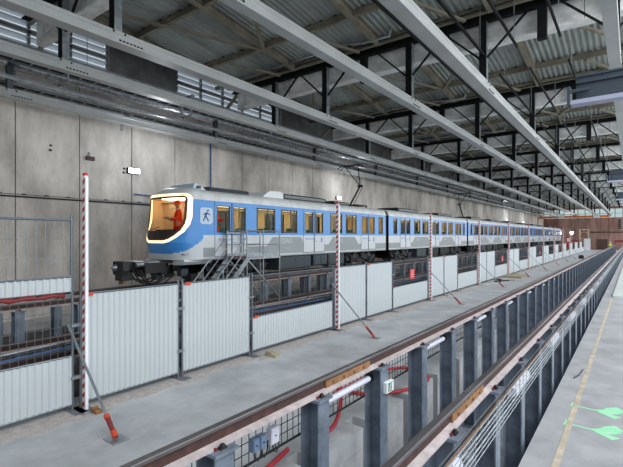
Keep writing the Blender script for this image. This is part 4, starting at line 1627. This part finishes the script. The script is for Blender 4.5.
person('person in orange work clothes standing inside the lit train cab', (TX + .40, 9.02, 2.43), math.radians(-120), 'hivis', 'hivis', .4)
person('person in orange work clothes standing inside the first train doorway', (TX + .55, 10.45, 2.43), math.radians(20), 'hivis', 'white', .4)
person('tiny distant person in orange on the walkway past the end of the train', (-9.0, 80, 0), math.radians(-90), 'hivis', 'hivis', .2)
person('tiny distant person in yellow vest near the far wall between the pit rails', (-3.75, 108, 0), math.radians(-90), 'hivisy', 'white', .2)

# ------------------------------------------------------------------ crane girders at right and orange crane bridges far away
g_cg = 'blue-grey hanging crane girders at the right'
for k, yv in enumerate((11.3, 28.5, 42.7)):
    r = empty('crane_girder', 'blue-grey steel crane girder hanging at the right, %s' % ['the large nearest one', 'the middle smaller one', 'the farthest small one'][k], 'crane girder', (0, yv, 6), g_cg)
    x0 = -1.12
    tilt = 0
    mb = MB()
    mb.box(x0, 6, -.16, .16, .0, .03, 'girder')
    mb.box(x0 + .1, 6, -.02, .02, .03, .52, 'girder')
    mb.box(x0 + .1, 6, -.16, .16, .52, .56, 'girder')
    mb.box(x0 + .1, 6, -.10, -.02, .40, .52, 'girder')
    mb.build('girder_beam', r)
    mb = MB(); mb.box(x0, 6, -.165, -.16, -.06, .03, 'lit_lavender'); mb.box(x0, 6, -.16, .16, -.06, -.001, 'lit_lavender'); mb.build('bottom_flange', r)  # pale underside: light from the floor put into the colour
    mb = MB(); mb.box(x0 - .06, x0, -.2, .2, -.05, .34, 'girder'); mb.box(x0, x0 + .35, -.19, -.1, .2, .26, 'girder'); mb.build('end_bracket', r)
    for xx in (.5, 3.5):
        mb = MB(); mb.tube([(xx, 0, .56), (xx, 0, 3.4)], .015, 'rope', 6); mb.build('suspension_rod', r)
for k, (yv, xa_, xb_) in enumerate(((105, -16.4, -12.3), (105, -9.9, -3.7), (105, -0.8, 3.5))):
    r = empty('crane_bridge', 'orange crane bridge near the far wall, %s' % ['leftmost, above the train end', 'middle one', 'rightmost'][k], 'crane', (xa_, yv, 6.9), 'orange crane bridges')
    if k == 0: xa_, xb_ = -17.2, -10.6
    mb = MB(); mb.box(0, xb_ - xa_, -.15, .15, 0, .42, 'crane_or'); mb.build('bridge_beam', r)
    mb = MB(); mb.box((xb_ - xa_) * .55, (xb_ - xa_) * .55 + 1.1, -.4, .3, -.1, .35, 'white'); mb.build('hoist', r)
    for xx in (.2, xb_ - xa_ - .3):
        mb = MB(); mb.box(xx, xx + .2, -.5, .5, .3, .62, 'mullion'); mb.build('end_carriage', r)

# far end clutter
r = empty('scaffold_tower', 'small pale scaffold tower in front of the far wall', 'scaffold', (-8.6, 112, 0))
for x in (-.8, .8):
    for yv in (-.7, .7):
        mb = MB(); mb.tube([(x, yv, 0), (x, yv, 4.6)], .05, 'wood', 6); mb.build('upright', r)
for z_ in (2.0, 3.9):
    mb = MB(); mb.box(-.9, .9, -.8, .8, z_, z_ + .1, 'wood'); mb.build('platform', r)
mb = MB(); mb.box(-.9, .9, -.75, -.7, 4.5, 4.6, 'wood'); mb.bar((-.8, -.72, 2.1), (.8, -.72, 3.9), .05, .05, 'wood'); mb.build('guard_rail', r)
for x0, w, lab in ((-11.6, 3.3, 'dark red barrier beam at the far end, left of the brown door'), (-3.2, 3.4, 'dark red barrier beam at the far end, right of the brown door')):
    mb = MB(); mb.box(0, w, 0, .3, 1.75, 2.25, 'brick'); mb.box(.1, .3, 0, .3, 0, 1.75, 'brick'); mb.box(w - .3, w - .1, 0, .3, 0, 1.75, 'brick')
    tag(mb.build('red_barrier'), lab, 'barrier').location = (x0, 112, 0)
r = empty('site_cabinet', 'pale blue-grey cabinet at the far end of the fence', 'cabinet', (-7.6, 104, 0))
mb = MB(); mb.box(-.5, .6, 0, 1, 0, 2.6, 'pale'); mb.build('body', r)
mb = MB(); mb.box(-.4, .5, -.02, 0, .2, 2.4, 'white'); mb.build('door', r)
mb = MB(); mb.box(0, .8, 0, .9, 0, 3.0, 'red'); mb.box(0.1, .7, -.01, 0, 2.0, 2.7, 'white')
tag(mb.build('red_cabinet'), 'red cabinet standing beside the rear end of the train', 'cabinet').location = (-10.6, 99, 0)
for k, (x, yv, z_, e, c) in enumerate(((-10.8, 110, 3.8, 500, (1, .90, .82)),)):
    r = empty('work_light', ['bright work light shining in front of the far wall', 'warm reddish work light high at the far left corner'][k], 'lamp', (x, yv, z_))
    mb = MB(); mb.box(-.3, .3, -.05, .05, -.25, .25, 'flood'); mb.build('lens', r)
    mb = MB(); mb.tube([(0, .1, -z_), (0, .1, .2)], .04, 'mullion', 6); mb.box(-.34, .34, .05, .15, -.28, .28, 'black'); mb.build('stand', r)
    l = bpy.data.lights.new('work', 'POINT'); l.energy = e; l.color = c; l.shadow_soft_size = .3
    lo_ = bpy.data.objects.new('work_lamp_light', l); COL.objects.link(lo_); lo_.parent = r; lo_.location = (0, -.8, 0)
run('wall_pipe', 'dark pipe running across the far wall above the door', 'pipe', [(-8, Y1 - .2, 4.0), (6, Y1 - .2, 4.0)], .09, 'gap', 8)
